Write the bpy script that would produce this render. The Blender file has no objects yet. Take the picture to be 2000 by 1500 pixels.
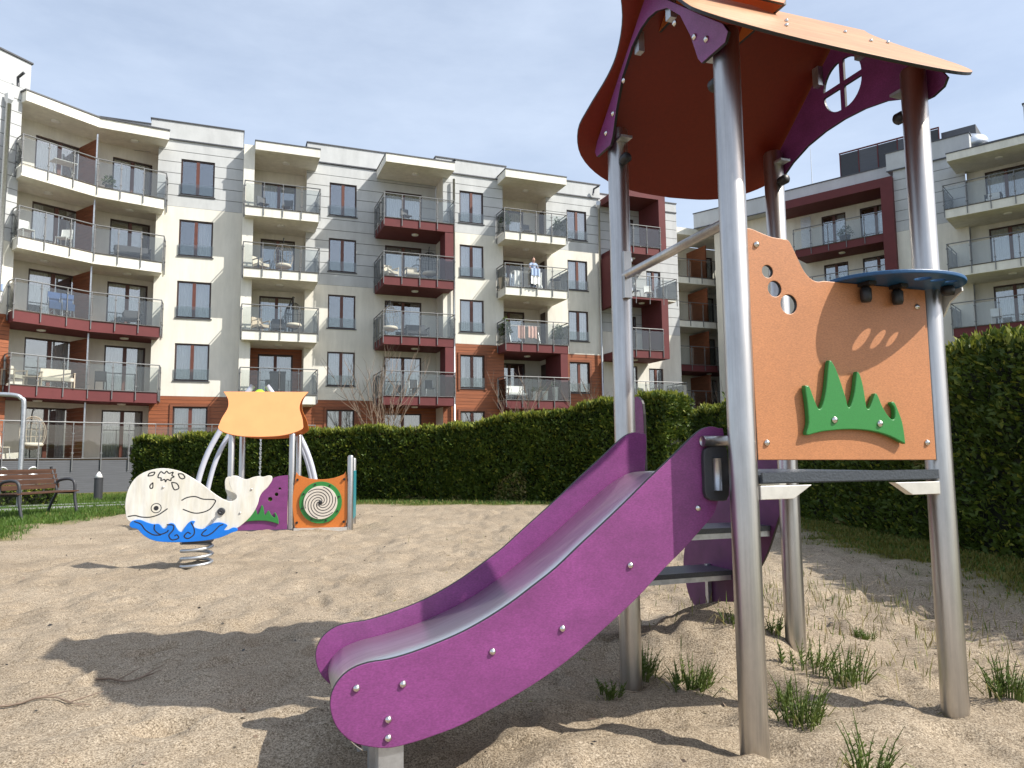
import bpy, bmesh, math, random
import numpy as np
from mathutils import Vector, Matrix
R = math.radians
rng = random.Random(7)
nr = np.random.default_rng(5)
sc = bpy.context.scene
COL = sc.collection
# ---------------------------------------------------------------- camera, sky, sun, exposure
CAM_H, PITCH, ROLL = 1.03, math.atan(144/1444), R(.6)
cam_d = bpy.data.cameras.new('camera'); cam = bpy.data.objects.new('camera', cam_d); COL.objects.link(cam)
cam_d.sensor_width = 36; cam_d.lens = 26.0; cam_d.clip_start = .05; cam_d.clip_end = 2000
fw = Vector((0, math.cos(PITCH), math.sin(PITCH))); rt = Vector((1, 0, 0)); up = rt.cross(fw)
c_, s_ = math.cos(ROLL), math.sin(ROLL)
cr_, cu_ = rt*c_ - up*s_, rt*s_ + up*c_
cam.matrix_world = Matrix(((cr_.x, cu_.x, -fw.x, 0), (cr_.y, cu_.y, -fw.y, 0), (cr_.z, cu_.z, -fw.z, CAM_H), (0, 0, 0, 1)))
sc.camera = cam
SUN = Vector((.67, -.21, .71)).normalized()
el = math.asin(SUN.z); az = math.atan2(SUN.x, SUN.y)
w = bpy.data.worlds.new('World'); sc.world = w; w.use_nodes = True
nt = w.node_tree; bg = nt.nodes['Background']
sky = nt.nodes.new('ShaderNodeTexSky'); sky.sky_type = 'NISHITA'; sky.sun_disc = False
sky.sun_elevation = el; sky.sun_rotation = az; sky.air_density = 1.0; sky.dust_density = 2.2; sky.ozone_density = 1.2
tc = nt.nodes.new('ShaderNodeTexCoord'); mp = nt.nodes.new('ShaderNodeMapping'); mp.inputs['Scale'].default_value = (1, 1, 3.2)
n1 = nt.nodes.new('ShaderNodeTexNoise'); n1.inputs['Scale'].default_value = 2.1; n1.inputs['Detail'].default_value = 7; n1.inputs['Roughness'].default_value = .62
cr1 = nt.nodes.new('ShaderNodeValToRGB'); cr1.color_ramp.elements[0].position = .25; cr1.color_ramp.elements[1].position = .85
cr1.color_ramp.elements[0].color = (.30, .30, .30, 1); cr1.color_ramp.elements[1].color = (.72, .72, .72, 1)
mx = nt.nodes.new('ShaderNodeMix'); mx.data_type = 'RGBA'; mx.inputs['B'].default_value = (5.5, 6.2, 7.3, 1)
nt.links.new(tc.outputs['Generated'], mp.inputs['Vector']); nt.links.new(mp.outputs['Vector'], n1.inputs['Vector'])
nt.links.new(n1.outputs['Fac'], cr1.inputs['Fac']); nt.links.new(cr1.outputs['Color'], mx.inputs['Factor'])
nt.links.new(sky.outputs['Color'], mx.inputs['A']); nt.links.new(mx.outputs['Result'], bg.inputs['Color'])
bg.inputs['Strength'].default_value = .118
sun_d = bpy.data.lights.new('sun', 'SUN'); sun_d.energy = 4.4; sun_d.angle = R(.5); sun_d.color = (1, .95, .86)
sun = bpy.data.objects.new('sun', sun_d); COL.objects.link(sun); sun.rotation_euler = SUN.to_track_quat('Z', 'Y').to_euler(); sun.location = (20, -5, 30)
vs = sc.view_settings; vs.view_transform = 'Standard'; vs.look = 'None'; vs.exposure = .58; vs.gamma = 1; vs.use_curve_mapping = False
# ---------------------------------------------------------------- materials
def srgb(r, g, b):
    return tuple(((c/255)/12.92 if c/255 <= .04045 else ((c/255+.055)/1.055)**2.4) for c in (r, g, b))
def M(name, col, rough=.5, metal=0., noise=(6, .12), bump=None, spec=.5, stretch=(1, 1, 1), coord='Object', tint=None, coat=0, wear=None):
    m = bpy.data.materials.new(name); m.use_nodes = True; t = m.node_tree; p = t.nodes['Principled BSDF']
    p.inputs['Roughness'].default_value = rough; p.inputs['Metallic'].default_value = metal
    p.inputs['Specular IOR Level'].default_value = spec; p.inputs['Coat Weight'].default_value = coat
    tc = t.nodes.new('ShaderNodeTexCoord'); mp = t.nodes.new('ShaderNodeMapping'); mp.inputs['Scale'].default_value = stretch
    t.links.new(tc.outputs[coord], mp.inputs['Vector'])
    n = t.nodes.new('ShaderNodeTexNoise'); n.inputs['Scale'].default_value = noise[0]; n.inputs['Detail'].default_value = 5; n.inputs['Roughness'].default_value = .65
    t.links.new(mp.outputs['Vector'], n.inputs['Vector'])
    mx = t.nodes.new('ShaderNodeMix'); mx.data_type = 'RGBA'
    a = noise[1]
    mx.inputs['A'].default_value = tuple(c*(1-a) for c in col)+(1,)
    mx.inputs['B'].default_value = (tuple(min(1, c*(1+a)) for c in col) if tint is None else tint)+(1,)
    rp = t.nodes.new('ShaderNodeMapRange'); rp.inputs['From Min'].default_value = .3; rp.inputs['From Max'].default_value = .7
    t.links.new(n.outputs['Fac'], rp.inputs['Value']); t.links.new(rp.outputs['Result'], mx.inputs['Factor'])
    colour = mx.outputs['Result']
    if wear:      # stains, fading and scuffs: (scale, stretch, darkest, lightest, roughness swing)
        m2 = t.nodes.new('ShaderNodeMapping'); m2.inputs['Scale'].default_value = wear[1]; t.links.new(tc.outputs[coord], m2.inputs['Vector'])
        n2 = t.nodes.new('ShaderNodeTexNoise'); n2.inputs['Scale'].default_value = wear[0]; n2.inputs['Detail'].default_value = 8; n2.inputs['Roughness'].default_value = .7; t.links.new(m2.outputs['Vector'], n2.inputs['Vector'])
        r2 = t.nodes.new('ShaderNodeMapRange'); r2.inputs['From Min'].default_value = .32; r2.inputs['From Max'].default_value = .68; r2.inputs['To Min'].default_value = wear[2]; r2.inputs['To Max'].default_value = wear[3]; t.links.new(n2.outputs['Fac'], r2.inputs['Value'])
        x2 = t.nodes.new('ShaderNodeMix'); x2.data_type = 'RGBA'; x2.blend_type = 'MULTIPLY'; x2.inputs['Factor'].default_value = 1
        t.links.new(colour, x2.inputs['A']); t.links.new(r2.outputs['Result'], x2.inputs['B']); colour = x2.outputs['Result']
        r3 = t.nodes.new('ShaderNodeMapRange'); r3.inputs['To Min'].default_value = rough+wear[4]; r3.inputs['To Max'].default_value = rough-wear[4]*.5; t.links.new(n2.outputs['Fac'], r3.inputs['Value']); t.links.new(r3.outputs['Result'], p.inputs['Roughness'])
    t.links.new(colour, p.inputs['Base Color'])
    if bump:
        b = t.nodes.new('ShaderNodeTexNoise'); b.inputs['Scale'].default_value = bump[0]; b.inputs['Detail'].default_value = 4
        t.links.new(mp.outputs['Vector'], b.inputs['Vector'])
        bn = t.nodes.new('ShaderNodeBump'); bn.inputs['Strength'].default_value = bump[1]; bn.inputs['Distance'].default_value = bump[2] if len(bump) > 2 else .002
        t.links.new(b.outputs['Fac'], bn.inputs['Height']); t.links.new(bn.outputs['Normal'], p.inputs['Normal'])
    return m
def glass(name, tint, fac, rough=.02):
    m = bpy.data.materials.new(name); m.use_nodes = True; t = m.node_tree; t.nodes.remove(t.nodes['Principled BSDF'])
    o = t.nodes['Material Output']; tr = t.nodes.new('ShaderNodeBsdfTransparent'); gl = t.nodes.new('ShaderNodeBsdfGlossy')
    tr.inputs['Color'].default_value = tint+(1,); gl.inputs['Roughness'].default_value = rough
    mx = t.nodes.new('ShaderNodeMixShader'); lw = t.nodes.new('ShaderNodeLayerWeight'); lw.inputs['Blend'].default_value = .25
    mr = t.nodes.new('ShaderNodeMapRange'); mr.inputs['To Min'].default_value = fac; mr.inputs['To Max'].default_value = .95
    nz = t.nodes.new('ShaderNodeTexNoise'); nz.inputs['Scale'].default_value = .7
    bp = t.nodes.new('ShaderNodeBump'); bp.inputs['Strength'].default_value = .03; bp.inputs['Distance'].default_value = .05
    t.links.new(nz.outputs['Fac'], bp.inputs['Height']); t.links.new(bp.outputs['Normal'], gl.inputs['Normal'])
    t.links.new(lw.outputs['Fresnel'], mr.inputs['Value']); t.links.new(mr.outputs['Result'], mx.inputs['Fac'])
    t.links.new(tr.outputs['BSDF'], mx.inputs[1]); t.links.new(gl.outputs['BSDF'], mx.inputs[2]); t.links.new(mx.outputs['Shader'], o.inputs['Surface'])
    return m
def leafmat(name, a, b, rough=.55, scale=3., trans=.25):
    m = M(name, a, rough, noise=(scale, 0), tint=b, coord='Object'); p = m.node_tree.nodes['Principled BSDF']
    p.inputs['Specular IOR Level'].default_value = .3
    t = m.node_tree; o = t.nodes['Material Output']; tl = t.nodes.new('ShaderNodeBsdfTranslucent'); mx = t.nodes.new('ShaderNodeMixShader'); mx.inputs['Fac'].default_value = trans
    t.links.new(p.inputs['Base Color'].links[0].from_socket, tl.inputs['Color'])
    t.links.new(p.outputs['BSDF'], mx.inputs[1]); t.links.new(tl.outputs['BSDF'], mx.inputs[2]); t.links.new(mx.outputs['Shader'], o.inputs['Surface'])
    return m
HB = (420, .35, .0012)
m_steel = M('brushed_steel', (.57, .545, .515), .33, 1, noise=(5, .12), bump=(60, .07, .001), stretch=(14, 14, .35), wear=(3, (3, 3, 1), .82, 1.05, .06))
m_steel2 = M('slide_steel', (.80, .79, .78), .34, 1, noise=(4, .12), bump=(45, .12, .001), stretch=(.6, 9, 2))
m_galv = M('galvanised_steel', (.52, .54, .56), .45, .9, noise=(18, .2))
m_bolt = M('bolt_steel', (.7, .68, .65), .22, 1, noise=(30, .05))
m_purple = M('purple_laminate', (.205, .046, .178), .4, noise=(110, .26), bump=HB, stretch=(1, 1, 2.2), wear=(4.5, (1, 1, 1.6), .78, 1.16, .14))
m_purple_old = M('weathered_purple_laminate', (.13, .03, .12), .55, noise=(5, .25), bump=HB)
m_orange = M('orange_laminate', (.45, .188, .078), .42, noise=(120, .26), bump=HB, stretch=(1, 1, 4), wear=(3, (1, 1, 1), .9, 1.08, .08))
m_roof = M('roof_orange_laminate', (.58, .17, .04), .36, noise=(60, .10), bump=(200, .15, .001), stretch=(.4, 3, 3))
m_roof_pale = M('sunlit_pale_orange_laminate', (.47, .245, .122), .5, noise=(4, .12), bump=(200, .15, .001), wear=(5, (.5, 3, 3), .8, 1.08, .1))  # paler copy of the roof orange, sunlight put into its colour
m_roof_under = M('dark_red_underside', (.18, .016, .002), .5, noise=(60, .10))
m_roof_bright = M('sunlit_orange_laminate', (.72, .30, .115), .5, noise=(4, .05), bump=(200, .15, .001))  # brighter orange, the sunlit look of the playhouse front sheet put into colour
m_orange2 = M('vivid_orange_laminate', (.56, .165, .03), .42, noise=(80, .1), bump=HB)
m_core = M('black_plate_core', (.012, .011, .011), .5)
m_green = M('green_plastic', (.030, .205, .045), .38, noise=(200, .12), bump=HB)
m_lime = M('lime_plastic', (.35, .62, .03), .4)
m_blue = M('blue_laminate', (.012, .075, .19), .4, noise=(150, .12), bump=HB)
m_wave = M('bright_blue_plastic', (.004, .16, .62), .4, noise=(14, .1))
m_teal = M('teal_laminate', (.02, .2, .24), .45)
m_black = M('black_plastic', (.016, .016, .018), .45)
m_deck = M('dark_rubber_deck', (.055, .064, .078), .33, noise=(120, .3), bump=(130, .6, .003))
m_whale = M('weathered_white_plate', (.80, .80, .775), .5, noise=(3.2, .0), tint=(.64, .60, .48), stretch=(2.2, 1, .45), bump=(200, .2, .001), wear=(6, (2.4, 1, .35), .8, 1.04, .05))
m_line = M('engraved_black_line', (.02, .02, .022), .6)
m_disc = M('pale_spinner', (.66, .60, .52), .5, noise=(8, .08))
m_swing = M('painted_grey_tube', (.50, .52, .60), .4, noise=(8, .06))
m_alu = M('aluminium_bracket', (.72, .70, .66), .4, .6, noise=(20, .1))
m_stucco = M('white_stucco', (.77, .745, .665), .85, noise=(.55, .05), bump=(45, .3, .01), wear=(1.1, (2.2, 2.2, .35), .86, 1.04, 0))
m_stucco2 = M('white_balcony_render', (.80, .78, .70), .8, noise=(.8, .05), bump=(45, .2, .01), wear=(1.6, (2, 2, .5), .84, 1.04, 0))
m_grey = M('pale_grey_render', (.53, .545, .55), .85, noise=(.7, .07), bump=(45, .25, .01), wear=(1.1, (1.6, 1.6, .4), .88, 1.05, 0))
m_groove = M('dark_groove', (.10, .105, .11), .9)
m_cope = M('dark_metal_coping', (.09, .092, .1), .5, .5)
m_red = M('oxblood_render', (.125, .026, .028), .75, noise=(1.5, .12), bump=(45, .2, .01))
m_wood = M('wood_cladding', (.28, .088, .034), .55, noise=(1.6, .3), stretch=(.5, 1, 9), bump=(14, .3, .004))
m_wood_dk = M('dark_wood_screen', (.20, .065, .028), .6, noise=(1.6, .3), stretch=(.5, 1, 9))
m_frame = M('brown_window_frame', (.045, .022, .017), .45, noise=(4, .2))
m_mull = M('red_brown_mullion', (.12, .038, .024), .45, noise=(4, .2))
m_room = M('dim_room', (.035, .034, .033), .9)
m_curtain = M('sheer_curtain', (.75, .75, .73), .9, noise=(3, .05))
m_pane = glass('window_glass', (.90, .92, .93), .24)
m_rail = glass('balcony_glass', (.88, .90, .89), .05)
m_railing = M('grey_railing_steel', (.17, .175, .18), .5, .3, noise=(8, .12))
m_plinth = M('dark_grey_brick', (.10, .105, .118), .8, noise=(3, .15), stretch=(.4, 1, 8))
m_asph = M('grey_paving', (.22, .22, .225), .9, noise=(30, .2), bump=(120, .4, .004))
m_bench = M('brown_bench_wood', (.075, .036, .022), .55, noise=(5, .35), stretch=(.5, 5, 5))
m_dkgrey = M('charcoal_paint', (.04, .042, .048), .5)
m_leaf = leafmat('thuja_green', (.030, .058, .009), (.10, .145, .020), scale=1.6)
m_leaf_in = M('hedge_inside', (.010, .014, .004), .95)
m_leaf_tip = leafmat('thuja_new_growth_lit_tips', (.13, .17, .018), (.30, .30, .045), scale=3)
m_grass = leafmat('grass_green', (.045, .11, .015), (.11, .17, .03), scale=2)
m_moss = leafmat('yellow_moss_grass', (.12, .125, .018), (.23, .20, .05), scale=2)
m_tuft = leafmat('horsetail_green', (.055, .105, .018), (.15, .19, .04), scale=9)
m_dry = leafmat('dry_stem', (.30, .22, .10), (.16, .20, .05), scale=5, trans=.1)
m_bark = M('pale_brown_bark', (.21, .155, .115), .9, noise=(8, .3))
m_wicker = M('pale_wicker', (.52, .44, .34), .8, noise=(30, .2))
m_cushion = M('cream_cushion', (.66, .60, .50), .9)
m_skin = M('skin', (.55, .32, .24), .6); m_hair = M('grey_brown_hair', (.09, .06, .045), .7)
m_cloth_w = M('white_cloth', (.80, .80, .78), .9, noise=(5, .06)); m_cloth_b = M('light_blue_cloth', (.36, .46, .66), .9)
m_cloth_n = M('navy_cloth', (.05, .10, .24), .85); m_cloth_p = M('pink_cloth', (.66, .42, .36), .9)
m_terra = M('grey_planter', (.25, .25, .25), .8); m_white = M('white_gloss_pot', (.8, .8, .78), .35)
m_dome = M('zinc_dome', (.6, .64, .68), .3, .9)
m_paver = M('warm_deck', (.22, .15, .11), .8)
# ---------------------------------------------------------------- mesh helpers
class MB:
    def __init__(s, T=None): s.v = []; s.f = []; s.T = T
    def quad(s, *p):
        b = len(s.v); s.v += [tuple(q) for q in p]; s.f.append(tuple(range(b, b+len(p)))); return s
    def box(s, x0, x1, y0, y1, z0, z1, mat=None):
        b = len(s.v); x0, x1 = min(x0, x1), max(x0, x1); y0, y1 = min(y0, y1), max(y0, y1); z0, z1 = min(z0, z1), max(z0, z1)
        P = [(x0,y0,z0),(x1,y0,z0),(x1,y1,z0),(x0,y1,z0),(x0,y0,z1),(x1,y0,z1),(x1,y1,z1),(x0,y1,z1)]
        s.v += [tuple(mat @ Vector(q)) for q in P] if mat else P
        s.f += [tuple(b+i for i in q) for q in ((0,3,2,1),(4,5,6,7),(0,1,5,4),(1,2,6,5),(2,3,7,6),(3,0,4,7))]; return s
    def prism(s, poly, z0, z1):
        b = len(s.v); n = len(poly)
        ar = sum(poly[i][0]*poly[(i+1) % n][1]-poly[(i+1) % n][0]*poly[i][1] for i in range(n))
        if ar < 0: poly = poly[::-1]
        s.v += [(x, y, z0) for x, y in poly]+[(x, y, z1) for x, y in poly]
        s.f += [tuple(b+n-1-i for i in range(n)), tuple(b+n+i for i in range(n))]+[(b+i, b+(i+1) % n, b+n+(i+1) % n, b+n+i) for i in range(n)]; return s
    def tube(s, pts, r, n=8, closed=False):
        pts = [Vector(p) for p in pts]; k = len(pts); rr = r if isinstance(r, (list, tuple)) else [r]*k
        b = len(s.v); T0 = None
        for i, p in enumerate(pts):
            if closed: t = pts[(i+1) % k]-pts[i-1]
            else: t = pts[min(i+1, k-1)]-pts[max(i-1, 0)]
            t.normalize()
            if T0 is None:
                a = Vector((0, 0, 1)) if abs(t.z) < .9 else Vector((1, 0, 0)); u = t.cross(a).normalized()
            else:
                u = (u - t*u.dot(t)); u = u.normalized() if u.length > 1e-6 else t.orthogonal().normalized()
            T0 = t; v = t.cross(u)
            for j in range(n):
                a = 2*math.pi*j/n; s.v.append(tuple(p+(u*math.cos(a)+v*math.sin(a))*rr[i]))
        m = k if closed else k-1
        for i in range(m):
            for j in range(n):
                s.f.append((b+i*n+j, b+((i+1) % k)*n+j, b+((i+1) % k)*n+(j+1) % n, b+i*n+(j+1) % n)[::-1])
        if not closed: s.f += [tuple(b+j for j in range(n)), tuple(b+(k-1)*n+n-1-j for j in range(n))]
        return s
    def lathe(s, prof, n=20, o=(0, 0, 0)):
        b = len(s.v); k = len(prof)
        for r, z in prof:
            for j in range(n):
                a = 2*math.pi*j/n; s.v.append((o[0]+r*math.cos(a), o[1]+r*math.sin(a), o[2]+z))
        for i in range(k-1):
            for j in range(n): s.f.append((b+i*n+j, b+i*n+(j+1) % n, b+(i+1)*n+(j+1) % n, b+(i+1)*n+j))
        s.f += [tuple(b+n-1-j for j in range(n)), tuple(b+(k-1)*n+j for j in range(n))]; return s
    def build(s, name, mat, parent=None, smooth=False, loc=None, rot=None):
        me = bpy.data.meshes.new(name)
        vv = [tuple(s.T @ Vector(q)) for q in s.v] if s.T else s.v
        me.from_pydata(vv, [], s.f); me.materials.append(mat)
        if smooth: me.polygons.foreach_set('use_smooth', [True]*len(me.polygons))
        me.update(); return link(name, me, parent, loc, rot, smooth)
def link(name, me, parent=None, loc=None, rot=None, smooth=False):
    o = bpy.data.objects.new(name, me); COL.objects.link(o)
    if loc is not None: o.location = loc
    if rot is not None: o.rotation_euler = rot
    if parent: o.parent = parent
    return o
def empty(name, loc=(0, 0, 0), rz=0):
    o = bpy.data.objects.new(name, None); COL.objects.link(o); o.location = loc; o.rotation_euler = (0, 0, rz); o.empty_display_size = .2; return o
def tag(o, label, cat, group=None):
    o['label'] = label; o['category'] = cat
    if group: o['group'] = group
    return o
def struct(o, kind='structure'): o['kind'] = kind; return o
def sharp(o, ang=35):
    o.data.polygons.foreach_set('use_smooth', [True]*len(o.data.polygons)); o.data.set_sharp_from_angle(angle=R(ang)); return o
def spline(pts, n=5, closed=True):
    out = []; k = len(pts); rngi = range(k) if closed else range(k-1)
    for i in rngi:
        g = lambda j: np.array(pts[j % k] if closed else pts[max(0, min(k-1, j))], float)
        a, b, c, d = g(i-1), g(i), g(i+1), g(i+2)
        for q in range(n):
            t = q/n; out.append(tuple(.5*((2*b)+(-a+c)*t+(2*a-5*b+4*c-d)*t*t+(-a+3*b-3*c+d)*t**3)))
    if not closed: out.append(tuple(pts[-1]))
    return out
def circ(x, y, r, n=28): return [(x+r*math.cos(2*math.pi*i/n), y+r*math.sin(2*math.pi*i/n)) for i in range(n)]
def plate(name, loops, th, mat, parent, mw, edge=None, bev=.003):
    """flat board cut to an outline (with holes), rounded rim; local plane xy, thickness along z, placed by mw"""
    cu = bpy.data.curves.new(name, 'CURVE'); cu.dimensions = '2D'; cu.fill_mode = 'BOTH'; cu.extrude = th/2-bev; cu.bevel_depth = bev; cu.bevel_resolution = 1; cu.offset = -bev
    for l in loops:
        sp = cu.splines.new('POLY'); sp.points.add(len(l)-1); sp.use_cyclic_u = True
        for i, (x, y) in enumerate(l): sp.points[i].co = (x, y, 0, 1)
    t = bpy.data.objects.new('tmp', cu); me = bpy.data.meshes.new_from_object(t); bpy.data.objects.remove(t); bpy.data.curves.remove(cu)
    me.name = name; me.materials.clear(); me.materials.append(mat); me.transform(mw)
    if edge:
        me.materials.append(edge); nn = (mw.to_3x3() @ Vector((0, 0, 1))).normalized()
        for p in me.polygons:
            if abs(p.normal.dot(nn)) < .5: p.material_index = 1
    for p in me.polygons: p.use_smooth = False
    return link(name, me, parent)
XZ = lambda y: Matrix(((1, 0, 0, 0), (0, 0, -1, y), (0, 1, 0, 0), (0, 0, 0, 1)))          # outline (x,z) at depth y
YZ = lambda x: Matrix(((0, 0, 1, x), (1, 0, 0, 0), (0, 1, 0, 0), (0, 0, 0, 1)))           # outline (y,z) at side x
def bolt(parent, p, axis, r=.011, name='bolt'):
    b = MB(); b.lathe([(r*1.25, 0), (r*1.25, .003), (r, .006), (r*.7, .0095), (.0001, .011)], 12)
    o = b.build(name, m_bolt, parent, True, p, Vector(axis).to_track_quat('Z', 'Y').to_euler()); return o
# value noise for terrain
def vnoise(x, y, seed=0):
    xi = np.floor(x).astype(np.int64); yi = np.floor(y).astype(np.int64); xf = x-xi; yf = y-yi
    def h(a, b):
        n = (a*374761393+b*668265263+seed*974711) & 0x7fffffff; n = ((n ^ (n >> 13))*1274126177) & 0x7fffffff; return ((n ^ (n >> 16)) & 0xffff)/65535.
    u = xf*xf*(3-2*xf); v = yf*yf*(3-2*yf)
    return (h(xi, yi)*(1-u)+h(xi+1, yi)*u)*(1-v)+(h(xi, yi+1)*(1-u)+h(xi+1, yi+1)*u)*v
def sst(a, b, x): t = np.clip((x-a)/(b-a), 0, 1); return t*t*(3-2*t)
_fr = np.random.default_rng(77); FOOT = []
for _ in range(26):
    fx, fy, fa = _fr.uniform(-4.5, 2.8), _fr.uniform(2.2, 8), _fr.uniform(0, 6.28)
    for q in range(7):
        fa += _fr.normal()*.18; fx += .55*math.cos(fa); fy += .55*math.sin(fa); s = 1 if q % 2 else -1
        FOOT.append((fx-s*.09*math.sin(fa), fy+s*.09*math.cos(fa), fa, _fr.uniform(.6, 1.15)))
def footprints(x, y):
    z = np.zeros_like(x)
    for fx, fy, fa, k in FOOT:
        if not (-5.2 < fx < 3.4 and 1.5 < fy < 9): continue
        m = (np.abs(x-fx) < .32) & (np.abs(y-fy) < .32)
        if not m.any(): continue
        dx, dy = x[m]-fx, y[m]-fy; a = (dx*math.cos(fa)+dy*math.sin(fa))/(.145*k); b = (-dx*math.sin(fa)+dy*math.cos(fa))/(.062*k); r = np.sqrt(a*a+b*b)
        z[m] += -.030*k*sst(1.05, .55, r)+.013*k*np.exp(-((r-1.3)/.25)**2)
    return z
def gz(x, y):
    x = np.asarray(x, float); y = np.asarray(y, float)
    sand = sst(4.9, 3.6, x)*sst(18, 15, y)*sst(-11, -8, x+(y-11)*.05)
    z = -.2*sst(15, 27, y)
    z = z+sand*(.055*(vnoise(x*.8, y*.8, 1)-.5)+.045*(vnoise(x*2.3, y*2.3, 2)-.5)+.040*(vnoise(x*5.5, y*5.5, 3)-.5)+.030*(vnoise(x*11, y*11, 4)-.5)+.014*(vnoise(x*24, y*24, 8)-.5))
    pit = vnoise(x*3.6+7, y*3.6, 5); z = z-sand*.045*sst(.62, .92, pit)
    G = lambda cx, cy, r, h: h*np.exp(-((x-cx)**2+(y-cy)**2)/(2*r*r))
    z = z+G(1.02, 4.05, .27, .17)+G(1.32, 4.35, .24, .11)-G(.52, 3.62, .25, .05)-G(-.5, 2.55, .34, .10)+G(.45, 2.6, .3, .03)+G(1.75, 3.05, .3, .03)
    return z+sand*footprints(x, y)
def gz1(x, y): return float(gz(np.array([x]), np.array([y]))[0])
# traced board outlines, metres in each thing's own frame
GREEN=[(0.241,1.104),(0.254,1.148),(0.252,1.219),(0.245,1.283),(0.255,1.288),(0.267,1.283),(0.284,1.241),(0.303,1.202),(0.322,1.216),(0.343,1.278),(0.361,1.376),(0.371,1.387),(0.381,1.379),(0.397,1.351),(0.416,1.301),(0.435,1.243),(0.442,1.213),(0.455,1.215),(0.477,1.266),(0.493,1.341),(0.501,1.346),(0.51,1.336),(0.521,1.296),(0.529,1.238),(0.533,1.208),(0.544,1.206),(0.558,1.227),(0.575,1.26),(0.584,1.265),(0.594,1.253),(0.608,1.22),(0.629,1.187),(0.653,1.165),(0.667,1.168),(0.672,1.188),(0.669,1.21),(0.656,1.226),(0.662,1.234),(0.675,1.229),(0.691,1.195),(0.707,1.151),(0.715,1.077),(0.706,1.071),(0.637,1.099),(0.545,1.119),(0.436,1.124),(0.329,1.117),(0.285,1.11)]
PANEL=[(0.028,1.884),(0.057,1.882),(0.099,1.87),(0.15,1.858),(0.202,1.856),(0.225,1.85),(0.242,1.823),(0.264,1.781),(0.288,1.738),(0.317,1.71),(0.348,1.699),(0.38,1.704),(0.897,1.7),(0.897,1.003),(0.04,1.012)]
PHOLES=[(0.119,1.722),(0.148,1.657),(0.21,1.601)]
PBOLTS=[(0.073,1.822),(0.081,1.075),(0.853,1.073),(0.846,1.627)]
GBOLTS=[(0.374,1.16),(0.592,1.147)]
SNEAR=[(0.001,1.113),(-0.024,1.135),(-0.06,1.141),(-0.102,1.128),(-0.149,1.095),(-0.231,1.027),(-0.331,0.947),(-0.428,0.866),(-0.522,0.791),(-0.614,0.719),(-0.703,0.648),(-0.79,0.591),(-0.874,0.539),(-0.956,0.496),(-1.036,0.461),(-1.114,0.435),(-1.205,0.41),(-1.28,0.396),(-1.345,0.392),(-1.395,0.379),(-1.434,0.352),(-1.458,0.313),(-1.463,0.272),(-1.453,0.23),(-1.432,0.193),(-1.393,0.157),(-1.343,0.137),(-1.285,0.125),(-1.227,0.128),(-1.144,0.142),(-1.037,0.168),(-0.918,0.213),(-0.794,0.266),(-0.666,0.333),(-0.532,0.423),(-0.392,0.524),(-0.284,0.616),(-0.194,0.686),(-0.122,0.75),(-0.059,0.808),(-0.037,0.859),(-0.019,0.911)]
SBOLT=[(-1.383,0.318),(-1.237,0.315),(-0.937,0.388),(-0.684,0.442),(-0.416,0.641),(-0.127,0.835),(-1.283,0.212),(-1.283,0.156)]
GABLE=[(0.547,3.137),(0.5,3.116),(0.429,3.066),(0.296,2.944),(0.116,2.791),(-0.064,2.651),(-0.042,2.618),(-0.007,2.604),(0.158,2.608),(0.184,2.671),(0.241,2.774),(0.318,2.869),(0.417,2.952),(0.489,2.988),(0.555,2.992),(0.627,2.951),(0.713,2.885),(0.801,2.783),(0.845,2.656),(0.872,2.572),(1.037,2.563),(1.073,2.6),(0.994,2.699),(0.87,2.816),(0.708,2.976),(0.609,3.094)]
GABLER=[(0.915,2.567),(0.824,2.567),(0.741,2.625),(0.632,2.668),(0.502,2.686),(0.357,2.672),(0.224,2.632),(0.134,2.593),(-0.016,2.568),(-0.067,2.566),(-0.105,2.615),(0.034,2.748),(0.274,2.927),(0.394,3.046),(0.5,3.094),(0.618,3.06),(0.733,2.949),(0.842,2.781)]
LADDER=[(1.104,0.76),(1.104,0.635),(1.175,0.489),(1.297,0.347),(1.526,0.155),(1.66,0.08),(1.827,0.048),(1.97,0.103),(2.034,0.257),(2.033,0.373),(1.976,0.496),(1.816,0.672),(1.586,0.811),(1.282,0.896),(1.15,0.856)]
WBODY=[(-0.611,0.506),(-0.63,0.578),(-0.636,0.664),(-0.618,0.78),(-0.568,0.881),(-0.488,0.946),(-0.373,0.982),(-0.272,0.982),(-0.156,0.953),(-0.055,0.895),(0.031,0.838),(0.103,0.78),(0.176,0.722),(0.248,0.675),(0.306,0.654),(0.349,0.664),(0.372,0.693),(0.363,0.722),(0.332,0.748),(0.306,0.809),(0.294,0.866),(0.306,0.892),(0.327,0.904),(0.371,0.901),(0.414,0.878),(0.464,0.866),(0.522,0.887),(0.573,0.895),(0.616,0.888),(0.666,0.9),(0.702,0.891),(0.705,0.852),(0.666,0.787),(0.616,0.737),(0.587,0.686),(0.573,0.621),(0.536,0.542),(0.486,0.477),(0.421,0.419),(0.363,0.387),(0.219,0.361),(-0.012,0.347),(-0.272,0.361),(-0.445,0.405),(-0.546,0.462)]
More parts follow.
